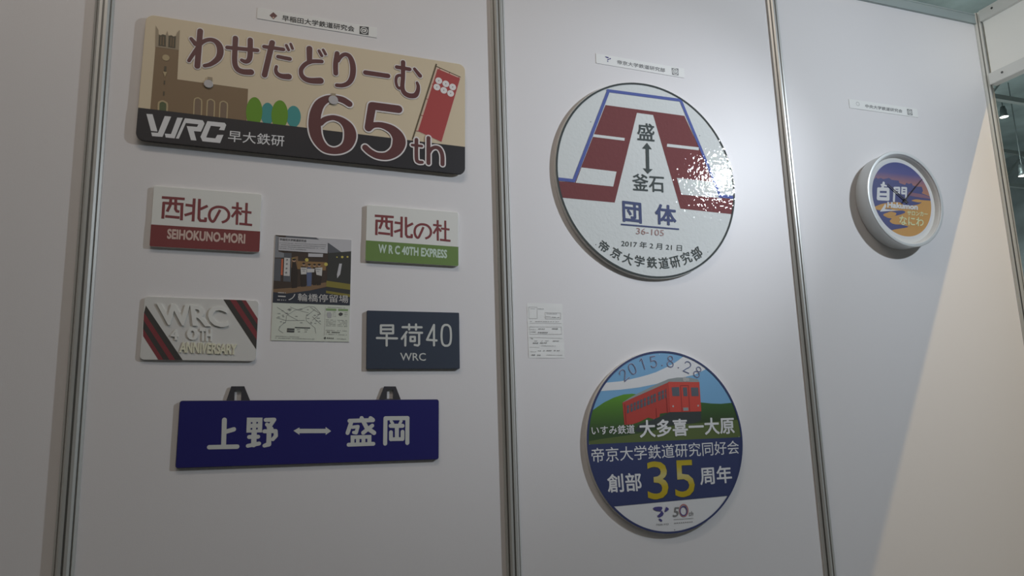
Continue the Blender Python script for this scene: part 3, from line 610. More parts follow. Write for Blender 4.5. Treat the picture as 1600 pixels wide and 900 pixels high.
for q in ([(-305.2,-26.4),(-247.6,-27.9)], [(-247.6,-27.2),(-120.1,262.5)], [(-121.7,263.1),(130.4,264.2)], [(129.6,264.9),(217.6,40.5)], [(217.6,40.5),(246.3,-36.2)], [(243.7,-35.6),(320.8,-36.7)]): p.stroke(q, 'plate_blue', 3, 9.6, cl=cl)
p.build('train_front_picture', t)
p = Part(D); p.text('盛', [(-32.7,117.1),(26.5,118.4),(-28.8,173.5)], 'plate_ink', 3, bold=0.014); p.text('釜石', [(-59.4,-42.5),(48.3,-40),(-57,10.9)], 'plate_ink', 3, bold=0.014)
p.poly([(0,111.8),(15.1,92.8),(5.2,92.6),(2.2,29.7),(13.7,29.9),(-4.2,14.1),(-19.8,29.9),(-8.8,30.2),(-6.3,92.2),(-17.8,92.2)], 'plate_ink', 3); p.build('route_lettering', t)
p = Part(D); p.text('団', [(-97.9,-139),(-34.8,-141.5),(-96.1,-75.3)], 'plate_navy_ink', 3, bold=0.026); p.text('体', [(9.6,-139.5),(82.4,-141.7),(12.7,-76.1)], 'plate_navy_ink', 3, bold=0.026); p.stroke([(-104.7,-147.3,4.5),(90,-150.4,4.7)], 'plate_navy_ink', 3, cap='butt'); p.build('service_lettering', t)
p = Part(D); p.text('36-105', [(-56.9,-173.6),(35.4,-174.5),(-54.4,-155)], 'plate_brown_ink', 3, bold=0.0); p.build('number_lettering', t)
p = Part(D); p.text('2017 年 2 月 21 日', [(-108.5,-213.1),(93.9,-217.5),(-106.1,-193.8)], 'plate_ink', 3, bold=0.003); p.build('date_lettering', t)
p = Part(D)
for ch, q in zip('帝京大学鉄道研究部', [(-163.3,-215.9,31.5),(-125,-234.4,32.5),(-88.3,-248.3,32.7),(-50.3,-253.7,33),(-9.9,-255.8,34.1),(29.5,-255.6,34.4),(68.1,-251.4,34.7),(107.6,-236.9,35.9),(145.3,-221.6,36.3)]):
    p.textc(ch, q[0], q[1], q[2], math.atan2(q[1], q[0]) + math.pi / 2, 'plate_ink', 3, bold=0.012, wf=0.98)
p.build('club_lettering', t)
DIG = {'2': [(-.3, .28), (-.22, .43), (0, .5), (.22, .43), (.3, .26), (.22, .06), (-.02, -.18), (-.3, -.5), (.32, -.5)], '0': [(0, .5), (.22, .4), (.31, .12), (.31, -.12), (.22, -.4), (0, -.5), (-.22, -.4), (-.31, -.12), (-.31, .12), (-.22, .4), (0, .5)],
       '1': [(-.16, .34), (.04, .5), (.04, -.5)], '5': [(.26, .5), (-.2, .5), (-.24, .06), (0, .12), (.22, .04), (.3, -.18), (.22, -.4), (0, -.5), (-.2, -.46), (-.3, -.34)],
       '8': [(0, .05), (.2, .16), (.24, .3), (.16, .45), (0, .5), (-.16, .45), (-.24, .3), (-.2, .16), (0, .05), (.24, -.08), (.31, -.26), (.22, -.44), (0, -.5), (-.22, -.44), (-.31, -.26), (-.24, -.08), (0, .05)], '.': [(0, 0), (0.02, 0.02)]}
SHARP = {'2': 7, '1': 0, '5': 2}
def digit(p, ch, cx, cy, h, ang, m, layer, w):
    c, n = math.cos(ang), math.sin(ang)
    q = [(cx + (a * c - b * n) * h, cy + (a * n + b * c) * h) for a, b in DIG[ch]]
    if ch in '08': p.stroke(q, m, layer, w, smooth=True)
    elif ch == '2': p.stroke(q[:8], m, layer, w, smooth=True); p.stroke(q[7:], m, layer, w)
    elif ch == '5': p.stroke(q[:3], m, layer, w); p.stroke(q[2:], m, layer, w, smooth=True)
    else: p.stroke(q, m, layer, w)
def pins(t, pts, m, D, rad=1.3):
    for q in pts:
        bm = lathe([(0.01, D + 0.9), (rad * 0.7, D + 0.8), (rad, D + 0.4), (rad, D - 0.5)], 12); bmesh.ops.translate(bm, verts=bm.verts, vec=(q[0] * MM, 0, q[1] * MM)); obj('pin', bm, m, t)
pins(t, [(-184.2,157.6),(190,155),(-188.5,-211.9),(185.2,-215.6)], 'ink', D)

# --- round anniversary plate with the red railcar
key = 'anniv'; D = 12.0; RR = S[key][3] * 1000; cl = circ(RR - 2, 128)
t = sign(key, 'railcar_plate', 'round plate picturing a red railcar on green hills above a yellow 35', 'sign')
p = Part(D); p.slab(circ(RR + 1, 128), 'white_print', 'plate_edge', 0.3, D, 0.8); p.ring(RR, RR - 5.5, 'anniv_navy', 5, n=128); p.build('board', t)
p = Part(D)
p.poly([(-280.9,-0.4),(297.7,-0.5),(330.4,299.6),(-265.8,294.7)], 'sky_blue', 1, cl)
p.poly([(-205.1,161.5),(-183.9,161.8),(-135.8,165.4),(-107.4,170.3),(-78.6,175.6),(-49.5,182.1),(-23.6,189.1),(2.7,199.1),(29.4,210.1),(50.8,221.2),(66.6,230.8),(88.6,245.4),(163.4,225.6),(140.6,195.4),(121.5,187.5),(101.9,180.5),(67.4,173.9),(15,168.8),(-22.4,156.6),(-80.6,147.5),(-137.3,142.3),(-203,139.5),(-223.4,139.6)], 'white_print', 1.6, cl)
p.poly([(-247,78.2),(-233.2,85.3),(-212.2,97.3),(-191.1,108.9),(-163,120.4),(-131.2,129),(-103,130.6),(-82,127.1),(-54.9,107.3),(-38.1,45),(-41.9,-6.3),(-261.3,-3.6)], 'hill_left', 2, cl)
p.poly([(-34.8,88.2),(115.7,101.8),(151.5,97.7),(185.9,95.9),(236.9,98.6),(292.6,99.3),(281.7,-1.8),(-41.8,-4.4)], 'hill_right', 2.2, cl)
p.poly([(-260.9,4.6),(-213.8,10.7),(-138.5,17.3),(-61,24.4),(-2.7,36.1),(41.5,41.8),(108.6,43.3),(185,46.5),(287.3,50.4),(281.7,-1.8),(-261.3,-4.1)], 'grass_front', 2.6, cl)
p.build('landscape_picture', t)
p = Part(D)
p.poly([(-22.3,63),(11.4,76.4),(116,75.3),(113.8,51),(86.1,43.4),(34.1,40.8),(-31.4,38.6),(-89.1,25.4),(-102.9,29),(-87.7,46.7)], 'train_under', 3)
p.poly([(-135.4,107.6),(13.7,160.5),(13.6,76.9),(-19.7,73.5),(-21.5,64.9),(-40.6,59),(-58.1,64.1),(-87.2,52.8),(-108.7,47.4),(-133.1,46.4)], 'train_side', 3.4)
p.poly([(-136.1,106.7),(-114.4,118.5),(-96.2,126.7),(-30,153),(15.1,169.4),(45,173.5),(86.1,173),(113.9,166.9),(117.4,158.4),(13.6,159.9)], 'train_roof', 3.8)
p.poly([(13.8,161.8),(117.4,159.4),(116.4,76),(13.6,76.9)], 'train_red', 4.2)
for q in ([(23.5,145.8),(48.4,146.7),(48.1,121),(24.5,121.2)], [(60.5,145.2),(74.3,145),(74.1,120.2),(60.7,120.4)], [(87.4,144.5),(111.9,144.1),(111.2,119.7),(87.5,119.6)]): p.poly(q, 'train_glass', 5)
for q in ([(53.5,150.4,2.4),(52.5,76.5,2.4)], [(79.6,150.3,2.4),(77.8,76.4,2.4)], [(53.5,150.4,2.1),(79.6,150.3,2.1)]): p.stroke(q, 'train_line', 4.6)
p.poly([(56.5,88.3),(73.6,88.2),(73.6,79.7),(57.2,79.5)], 'train_roof', 5)
for q in [(68.8,168.1,13.8),(78.8,167.3,10.4),(24.4,92.9,5.4),(107.3,92.4,5.5)]: p.poly(circ(q[2] / 2, 24, q[0], q[1]), 'lamp_grey' if q[1] > 80 else 'train_line', 5.2)
q4 = [(-122.7,98.1),(5.6,142),(4.8,117.8),(-123.5,76.8)]
def lerp(a, b, s_): return (a[0] + (b[0] - a[0]) * s_, a[1] + (b[1] - a[1]) * s_)
for a, b in ((0.0, 0.055), (0.09, 0.145), (0.17, 0.225), (0.25, 0.31), (0.335, 0.395), (0.42, 0.48), (0.51, 0.575), (0.60, 0.655), (0.675, 0.73), (0.79, 0.855), (0.88, 0.94), (0.97, 1.0)):
    lo0, lo1, hi0, hi1 = lerp(q4[3], q4[2], a), lerp(q4[3], q4[2], b), lerp(q4[0], q4[1], a), lerp(q4[0], q4[1], b)
    p.poly([lo0, lo1, lerp(lo1, hi1, 0.52), lerp(lo0, hi0, 0.52)], 'train_glass', 5); p.poly([lerp(lo0, hi0, 0.6), lerp(lo1, hi1, 0.6), hi1, hi0], 'train_glass', 5)
p.stroke([(-30.5,88.1,1.7),(-30.9,63.3,1.7)], 'train_line', 5); p.stroke([(5.6,142,2),(4.7,74.7,2)], 'train_line', 5); p.stroke([(-128.7,102.9,1.6),(-127.4,48,1.6)], 'train_line', 5)
p.build('railcar_picture', t)
p = Part(D); p.text('いすみ鉄道', [(-233.9,22.7),(-102.7,22.3),(-234,46.8)], 'white_print', 6, bold=0.012); p.build('railway_lettering', t)
p = Part(D); p.text('大多喜一大原', [(-88.2,9.6),(224.7,9.4),(-88.3,57.7)], 'white_print', 6, bold=0.023); p.build('route_lettering', t)
p = Part(D); p.poly([(-280.9,-1.5),(297.7,-1.1),(280.3,-160.7),(-289.4,-166.9)], 'anniv_navy', 3, cl); p.build('navy_band', t)
p = Part(D); p.text('帝京大学鉄道研究同好会', [(-237.3,-49.3),(234.8,-47.8),(-237.2,-11.2)], 'white_print', 4, bold=0.003); p.build('club_lettering', t)
p = Part(D); p.text('創部', [(-194,-129.8),(-90.4,-131.1),(-195.7,-81.3)], 'white_print', 4, bold=0.018); p.build('founding_lettering', t)
p = Part(D); p.text('周年', [(95.5,-127.5),(202.4,-127.2),(95.4,-78.5)], 'white_print', 4, bold=0.018); p.build('anniversary_lettering', t)
p = Part(D)
for dx, m_, ly in ((4, 'train_under', 4), (0, 'gold', 4.6)):
    p.text('3', [(a + dx * 0.35, b - dx * 0.25) for a, b in [(-74.1,-155.8),(-8.7,-157.2),(-73.1,-54.6)]], m_, ly, bold=0.006); p.text('5', [(a + dx * 0.35, b - dx * 0.25) for a, b in [(12.2,-155.6),(75.9,-156.7),(14.5,-55.9)]], m_, ly, bold=0.006)
p.build('number_lettering', t, 'yellow printed number')
p = Part(D)
for ch, q in zip('2015.8.28', [(-126,182.3,30.4),(-98.3,199.2,30),(-64.2,212.8,30.3),(-29.8,218.3,30.6),(-2,208.6,4.8),(25.7,219,31),(51,201.6,4.8),(80.4,203.3,31.4),(114,188.5,30.9)]):
    an = math.atan2(q[1], q[0]) - math.pi / 2; h_ = q[2] if ch != '.' else 1.0
    digit(p, ch, q[0], q[1], h_, an, 'white_print', 4, 3.5 if ch != '.' else 4.2); digit(p, ch, q[0], q[1], h_, an, 'date_navy', 5, 2.3 if ch != '.' else 3.0)
p.build('date_lettering', t)
p = Part(D)
p.poly([(-60.8,-178.5),(-54.6,-176),(-42.3,-175.7),(-32.9,-176.9),(-31.1,-180.6),(-37.4,-189),(-50.2,-186.4),(-57.6,-182.9)], 'logo_purple', 4); p.poly([(-19.6,-177.9),(-12.1,-182),(-11.7,-186.1),(-18.7,-189.8),(-25.9,-191.6),(-22.9,-184.2)], 'logo_purple', 4)
p.poly([(-33.7,-186.4),(-28,-195),(-31.9,-200.1),(-41,-204.4),(-48.9,-201.8),(-47.2,-198.1),(-40.2,-194.2)], 'logo_purple', 4); p.poly([(-44.7,-206.8),(-38.8,-207.8),(-34.2,-212.3),(-35.2,-215.7),(-40.7,-214.1),(-44,-210.9)], 'logo_purple', 4)
p.text('TEIKYO', [(-54.8,-224.8),(-14.8,-225.5),(-54.8,-220.4)], 'ink_soft', 4); p.build('university_logo', t)
p = Part(D)
p.text('5', [(-0.5,-205.9),(16.6,-206.6),(5.8,-180.8)], 'ink_soft', 4, bold=0.01); c_ = [(35.8,-191.3,30.1),(35.6,-193.7,0)][0]
p.ring(c_[2] / 2, c_[2] / 2 - 3.2, 'logo_red', 4, c_[0], c_[1], 40, 1.15); p.ring(c_[2] / 2 - 3.0, c_[2] / 2 - 5.6, 'logo_purple', 4.4, c_[0] - 1.2, c_[1] - 1.4, 40, 1.1)
p.text('th', [(49.7,-207.3),(64.2,-207.2),(52.9,-194.9)], 'ink_soft', 4); p.stroke([(2.5,-212.7,1.3),(64.3,-213.8,1.3)], 'ink_faint', 4)
for k in range(9): p.stroke([(a[0], a[1]) for a in [lerp(*[(2.4,-222.7),(63.5,-223.3)], k / 9 + 0.01), lerp(*[(2.4,-222.7),(63.5,-223.3)], k / 9 + 0.075)]], 'ink_soft', 4, 2.0, cap='butt')
p.build('jubilee_logo', t)
pins(t, [(-8.8,239.6),(238.6,0.5),(-241.3,-1.5)], 'white_print', D); pins(t, [(3.1,-240.2)], 'ink', D)

# --- paper caption strips
def caption(key, label, body, tq, iq, m_ink):
    t = sign(key, 'caption_strip', label, 'label')
    W_, H_ = S[key][3] * 1000, S[key][4] * 1000; D = 1.5
    p = Part(D); p.slab(rrect(W_, H_, 0.6, 2), 'paper', 'paper', 0.1, D, 0.1); p.build('paper_strip', t)
    p = Part(D); p.text(body, tq, m_ink, 1, bold=0.02); p.build('club_lettering', t)
    p = Part(D); p.poly(iq, m_ink, 1)
    cx = sum(a[0] for a in iq) / 4; cy = sum(a[1] for a in iq) / 4; k = abs(iq[1][0] - iq[0][0]) / 2
    p.ring(k * 0.80, k * 0.64, 'paper', 1.6, cx, cy, 32); p.poly([(cx + a * k * 0.42, cy + b * k * 0.34) for a, b in ((-1, -1), (0.55, -1), (1, -0.5), (1, 1), (-1, 1))], 'paper', 1.6); p.poly([(cx + a * k * 0.42, cy + b * k * 0.34) for a, b in ((-0.5, -0.55), (0.2, -0.55), (0.2, 0.4), (-0.5, 0.4))], m_ink, 2)
    p.build('square_emblem', t)
    return t, D
t, D = caption('cap1', 'white paper strip with a dark red diamond emblem above the large cream nameplate', '早稲田大学鉄道研究会', [(-91.4,-10.5),(92.6,-8.7),(-91.5,5.9)], [(106.1,10.4),(130.2,12.3),(130,-11.2),(106.2,-12.3)], 'ink')
p = Part(D); p.poly([(-113.3,9.5),(-103.2,0.8),(-112.4,-10.4),(-122.3,-0.9)], 'maroon', 1); p.poly([(-115.3,-5.7),(-112.8,-2.9),(-110,-5.2),(-112.5,-8.5)], 'flag_hem', 1.5); p.build('diamond_emblem', t)
t, D = caption('cap2', 'white paper strip with a purple bird-like emblem above the glossy round plate', '帝京大学鉄道研究部', [(-83.4,-7.4),(84,-8.4),(-82.7,6.4)], [(108.2,10.6),(133.4,12.5),(132.4,-11.1),(109.4,-12.1)], 'ink_soft')
p = Part(D)
for q in ([(-124.4,10.9),(-115.8,10.7),(-109.8,9.6),(-113.8,6),(-120.7,7.4)], [(-107.6,8.5),(-102.9,7.8),(-107.9,2.8),(-110,4.6)], [(-112.1,5.7),(-110,2.9),(-114.5,-1),(-118,-0.1)], [(-116.7,-2),(-112.9,-4.3),(-114.3,-6.6),(-116.9,-5)]): p.poly(q, 'logo_purple', 1)
p.build('bird_emblem', t)
t, D = caption('cap3', 'white paper strip with a faint round emblem above the silver wall clock', '中央大学鉄道研究会', [(-87.8,-7.7),(82.9,-8.1),(-85.7,5.8)], [(107.7,10.3),(131.8,10.5),(131.3,-12),(107.7,-11.7)], 'ink_soft')
p = Part(D); q = [(-119.6,2.4,15.2)][0]; p.ring(q[2] / 2, q[2] / 2 - 1.6, 'ink_faint', 1, q[0], q[1], 24); p.build('round_emblem', t)

# --- printed flyer
key = 'photo'; D = 1.5; W_, H_ = S[key][3] * 1000, S[key][4] * 1000
t = sign(key, 'flyer', 'printed flyer with a dark station photograph above a pale route map', 'poster')
o_ = [(-W_ / 2, -H_ / 2), (W_ / 2, -H_ / 2), (W_ / 2, H_ / 2), (-W_ / 2, H_ / 2)]; cl = [(a * 0.997, b * 0.998) for a, b in o_]
p = Part(D); p.slab(o_, 'fly_paper', 'paper', 0.1, D, 0.1); p.build('sheet', t)
p = Part(D)
def fp(q, m_, ly): p.poly(q, m_, ly, cl)
fp([(-92.5,133.1),(94.3,132.5),(96.4,-38.2),(-95,-38)], 'fly_brown', 1)
fp([(1.6,134.7),(94.3,132.5),(93.3,98.5),(66.8,94),(36.6,111.2),(6.7,127.5)], 'fly_lilac', 1.3); fp([(-67.3,133.3),(0.1,131.2),(19.9,122.9),(-67,123)], 'fly_steel', 1.2); fp([(0.2,127.7),(36.5,116.4),(68.4,94.8),(37.3,87),(26.5,119.2)], 'fly_steel', 1.5)
fp([(-95.5,127.8),(-82.8,125.3),(-82.9,88.1),(-71.8,85.4),(-52.8,83.2),(-52.5,74.7),(-92.6,72.3)], 'fly_grey', 1.3)
fp([(-52.5,74.7),(-36.8,79.1),(-35.8,50.3),(-51.6,49.4)], 'fly_tan', 1.3); fp([(-38,67.1),(31.3,67.7),(30.2,47.1),(-37.3,46.9)], 'fly_glow', 1.4); fp([(-93.2,70.6),(-76,71),(-75.4,14.7),(-92.5,15.6)], 'fly_steel', 1.4)
fp([(-96.3,-6.1),(-46.7,0.1),(32.7,17.3),(34.6,6.5),(-5.3,-4.8),(-61.8,-15.2),(-96,-12.1)], 'fly_tan', 1.6); fp([(-96,-12.1),(-61.8,-15.2),(-5.3,-4.8),(34.7,4.8),(95.8,-11.3),(96.4,-38.2),(-95,-38)], 'fly_navy', 1.8)
fp([(35.5,91.4),(93.3,99.9),(96,-21.5),(32.8,-7.8)], 'fly_train', 2); fp([(32.6,21.3),(95.2,14.8),(95.5,0.4),(32.4,6.4)], 'fly_olive', 2.4); fp([(32.3,-3.8),(95.8,-11.3),(95.9,-18.1),(32.5,-9.9)], 'fly_olive', 2.4)
fp([(62.5,66.1),(69.1,66.5),(65.5,38.7),(58.5,28.8),(57.6,38.3)], 'fly_lilac', 2.4)
for q in [(56.5,82.3,3.4),(69.3,83.4,6.1),(82.3,84.6,4.8)]: p.poly(circ(q[2] / 2, 16, q[0], q[1]), 'fly_yellow', 2.5)
fp([(-69.6,85.5),(-52.3,85.9),(-51.9,14.2),(-69.1,14.4)], 'fly_steel', 2); fp([(-68.9,73.4),(-55,73.2),(-54.6,28.5),(-68.7,28.7)], 'fly_shirt', 2.4); fp([(-75.3,70),(-71.3,70.2),(-71,29.6),(-75.1,30.1)], 'fly_red', 2)
for q in [(-15.8,71.1,8.6),(30.4,62.5,8.7),(-46.6,70,7.9)]: p.poly(circ(q[2] / 2, 20, q[0], q[1]), 'fly_yellow', 2)
# five people on the platform: coat, head and legs each
for x, y0, m_, mh in ((210, 240, 'fly_coat', 'fly_skin'), (280, 262, 'fly_shirt', 'fly_skin'), (322, 270, 'fly_shirt', 'fly_skin'), (362, 268, 'fly_coat', 'fly_skin'), (392, 272, 'fly_shirt', 'fly_skin')):
    qq = {210: ([(-49.6,64.7),(-42,65.2),(-35.4,40.2),(-36.6,0.5),(-48.5,-1.3),(-50.5,36.1)], [(-45.9,68,8.5)]), 280: ([(-28.9,54.1),(-16.8,54.1),(-14.2,34.6),(-15.2,4.9),(-27.2,3),(-29.5,33.8)], [(-22.7,59.2,7.2)]), 322: ([(-14.2,52.9),(-4.6,52.7),(-2.7,33.5),(-3.1,6.1),(-13.3,5),(-14.9,34.5)], [(-9.5,57.2,7.3)]), 362: ([(-0.7,53.6),(7,53.4),(9,32.4),(8.4,9.3),(0.7,8.3),(-1.4,33.5)], [(3,57.9,6.6)]), 392: ([(8.3,54.1),(19.9,54.1),(21.8,34.7),(19.3,9.8),(9.7,8.7),(6.9,35.7)], [(14,58.5,7.3)])}[x]
    fp(qq[0], 'fly_coat' if x != 322 else 'fly_denim', 2.2); c_ = qq[1][0]; p.poly(circ(c_[2] / 2, 16, c_[0], c_[1]), mh, 2.6); p.poly(circ(c_[2] / 2, 16, c_[0], c_[1] + 2.2, c_[2] / 3), 'fly_coat', 2.9)
fp([(-30.1,51.3),(-15.1,51.5),(-15.5,35.2),(-28.2,33.8)], 'fly_shirt', 3); fp([(-14.7,48.8),(3.3,49.8),(2.9,40.9),(-14.4,39.3)], 'fly_shirt', 3.2); fp([(4.5,51.9),(21.9,54.2),(21.2,32.3),(8.2,35.1)], 'fly_shirt', 3)
for q in ([(-26.8,47.4,1.6),(-17.8,47.2,1.6)], [(6.5,48.6,1.7),(16.9,48.4,1.7)], [(-24.7,42.5,1.3),(-19.6,42.4,1.3)], [(8.6,43.2,1.3),(14.4,43.2,1.3)]): p.stroke(q, 'ink_soft', 3.4)
fp([(-83.4,123.9),(33,124.1),(33.3,90.2),(-83,90.8)], 'fly_lilac', 3.6); fp([(-12.8,87.7),(22.5,88.5),(22.1,80.2),(-12.8,78.8)], 'fly_lilac', 3.6)
p.build('station_picture', t)
p = Part(D); p.text('早稲田大学鉄道研究会', [(-81.2,115.3),(-18.2,115.4),(-81.1,121.4)], 'ink', 5, bold=0.015); p.build('club_lettering', t)
p = Part(D)
rnd = random.Random(7)
def dashes(a, b, n_, m_, ly, wdt):
    for k in range(n_):
        if rnd.random() < 0.88:
            p.stroke([lerp(a, b, k / n_), lerp(a, b, (k + 0.5 + 0.4 * rnd.random()) / n_)], m_, ly, wdt, cap='butt')
for a, b in ([(-81,109.8),(29.4,111.7)], [(-80.8,105.1),(29.5,106.9)], [(-80.6,100.4),(29.6,102.1)], [(-80.4,96),(-18.2,96.2)]): dashes(a, b, 34, 'ink_soft', 5, 1.1)
p.build('text_lettering', t); p = Part(D)
for q in [(-61.8,68.4,3.9),(-62,58.3,3.9),(-62.2,47.2,3.9),(-62.8,36.7,4.5)]: p.poly(circ(q[2] / 2, 6, q[0], q[1]), 'ink_soft', 5)
p.build('station_name_lettering', t)
p = Part(D); p.text('ノ輪橋停留場', [(-55.5,-32.5),(87,-32.7),(-56.2,-13)], 'fly_shirt', 4, bold=0.004)
for a, b in ([(-79.9,-13.7),(-61.8,-13.6)], [(-81.1,-31.2),(-59.9,-31.4)]): dashes(a, b, 9, 'fly_shirt', 4, 2.4)
p.stroke([(-79.6,-22.3,2.9),(-62.1,-22.5,2.9)], 'fly_shirt', 4, cap='butt'); p.build('title_lettering', t)
p = Part(D)
for q in ([(-80.7,-49),(-66.4,-57.7),(-52,-68.7),(-31.3,-79.6)], [(-51.2,-47.2),(-30.6,-54.8),(-6.7,-60.6)], [(-74.2,-97.1),(-59.2,-83.7),(-58.2,-68.9),(-40,-55.1),(-19.7,-49.4),(-7.2,-44.3),(5.6,-45.2),(18.8,-58.1),(20.5,-61.4),(1.8,-78.6)], [(7.3,-51.1),(-12.7,-69.1),(-12.4,-79),(8.8,-96.6),(11.4,-109.7)], [(1.5,-68.6),(22.8,-87.9)], [(-71.1,-95.4),(-75.4,-103.7),(-64.4,-110.6)], [(-4,-46.2),(22.1,-63)], [(-81.2,-74.5),(-59.3,-80.4),(-15.6,-79.1)]): p.stroke(q, 'ink_soft', 1, 0.75, cap='butt')
for k in range(26):
    a = lerp(*[(-80.6,-51.6),(18.5,-48.1)], rnd.random()); v_ = a[1] - rnd.random() * 38; p.stroke([(a[0], v_), (a[0] + 4 + 4 * rnd.random(), v_)], 'ink_soft', 1.4, 1.1, cap='butt')
p.poly([(-55.5,-99.3),(-38.7,-99.5),(-39,-108.6),(-55.8,-108.4)], 'ink', 1.6); p.stroke([(-37.6,-96.8,2.2),(-2.3,-97.2,2.3)], 'ink', 1.6, cap='butt'); p.stroke([(-55.4,-104.1,0.6),(-39.2,-104.1,0.6)], 'fly_paper', 2)
for a, b in ([(-33,-101.3),(-24.9,-101.4)], [(-14.8,-101.5),(-6.6,-101.6)], [(-32.9,-106.5),(-24.7,-106.7)], [(-14.7,-106.7),(-6.4,-106.9)]): dashes(a, b, 3, 'ink_soft', 1.6, 1.3)
for a, b in ([(-81,-118.7),(-26.8,-119.8)], [(-81.7,-123.3),(9.6,-123.9)]): dashes(a, b, 26, 'ink_soft', 1.4, 1.0)
p.build('route_map', t)
p = Part(D)
p.stroke([(31.9,-44.2,0.7),(31.3,-114.2,0.7)], 'ink_faint', 1, cap='butt')
for q in ([(33.9,-47.9),(58.5,-47.7),(58.7,-53.1),(34,-53.2)], [(63.1,-47.8),(86.7,-47.7),(86.8,-52.8),(63.2,-52.9)]): p.poly(q, 'fly_green', 1)
dashes(*[(37.7,-44.7),(82.7,-45.1)], 14, 'ink_soft', 1.4, 1.0)
p.poly([(36.4,-57.5),(44.5,-56.6),(47.9,-62.1),(46.5,-70.6),(38.4,-71.5),(35.7,-64.2)], 'ink_faint', 1); p.poly([(64.1,-59.9),(68.9,-56.4),(74.5,-58.9),(73.9,-63),(69.1,-65.8),(65.1,-63.9)], 'ink', 1)
for k in range(5): 
    dashes(*[(50.3,-56.4),(58.1,-56.4)], 3, 'ink_soft', 1.4, 0.9) if k == 0 else None
    a, b = [(34.7,-75.9),(58,-76.2)]; c_, d_ = [(62.5,-76.1),(86.1,-76.4)]; g_ = -k * 3.6
    dashes((a[0], a[1] + g_), (b[0], b[1] + g_), 9, 'ink_soft', 1.4, 0.9); dashes((c_[0], c_[1] + g_), (d_[0], d_[1] + g_), 9, 'ink_soft', 1.4, 0.9)
for a, b in ([(78.7,-56.8),(86.3,-56.8)], [(50.4,-61.1),(57.6,-61.2)], [(78.8,-61.1),(86.4,-61.2)], [(50.6,-66.4),(57.7,-66.5)], [(78.9,-65.5),(86.5,-65.6)], [(34.8,-101.6),(86.7,-102.3)], [(35,-110.8),(86.2,-112.3)], [(59.2,-121.6),(87.1,-122.7)]): dashes(a, b, max(3, int((b[0] - a[0]) / 3)), 'ink_soft', 1.4, 1.0)
dashes(*[(37.8,-106.1),(68.5,-106.7)], 8, 'ink', 1.4, 1.8); p.poly([(33.3,-117.8),(36,-120.7),(33.5,-123.8),(30.5,-120.9)], 'ink', 1.4); dashes(*[(38.2,-120.7),(55.3,-121.3)], 4, 'ink', 1.4, 2.4)
p.build('side_column', t)

# --- small handwritten note sheet
key = 'note'; D = 1.5; W_, H_ = S[key][3] * 1000, S[key][4] * 1000
t = sign(key, 'note_sheet', 'small white form sheet with faint printed boxes left of the glossy plate', 'paper')
bm = bmesh.new(); nx, nz = 10, 14; g = {}
for dd in (0.15, 0.45):
    for i in range(nx + 1):
        for j in range(nz + 1):
            uu = (i / nx - 0.5) * W_; vv = (j / nz - 0.5) * H_; wav = 0.7 * math.sin(j * 0.9 + i * 0.3) ** 2 * (0.3 + 0.7 * (1 - j / nz) * 0.5)
            g[dd, i, j] = bm.verts.new((uu * MM, -(dd + wav) * MM, vv * MM))
for i in range(nx):
    for j in range(nz):
        for dd in (0.15, 0.45): bm.faces.new((g[dd, i, j], g[dd, i + 1, j], g[dd, i + 1, j + 1], g[dd, i, j + 1]))
for i in range(nx):
    for j in (0, nz): bm.faces.new((g[0.15, i, j], g[0.15, i + 1, j], g[0.45, i + 1, j], g[0.45, i, j]))
for j in range(nz):
    for i in (0, nx): bm.faces.new((g[0.15, i, j], g[0.15, i, j + 1], g[0.45, i, j + 1], g[0.45, i, j]))
obj('sheet', bm, 'paper', t, smooth=False)
p = Part(D)
for q in ([(-47.2,63.7),(-22.8,63.8),(-23.4,32.5),(-47.1,32.5)], [(-0.1,49.7),(46.5,49.2),(46.1,32),(0.1,32.4)], [(-46.6,9.7),(46.9,10.5),(46.9,-9.6),(-46.5,-10.1)]):
    for i in range(4): p.stroke([q[i], q[(i + 1) % 4]], 'ink_faint', 0, 0.7, cap='butt')
for q in ([(-0.1,39.4),(15.3,38.9)], [(-0.2,36.5),(45.9,36.5)], [(-46.7,19.9),(47.8,20.4)], [(-49,-45.2),(-21,-45.5)], [(-48.1,-18.6),(48.2,-20.9)]): p.stroke(q, 'ink_faint', 0, 0.6, cap='butt')
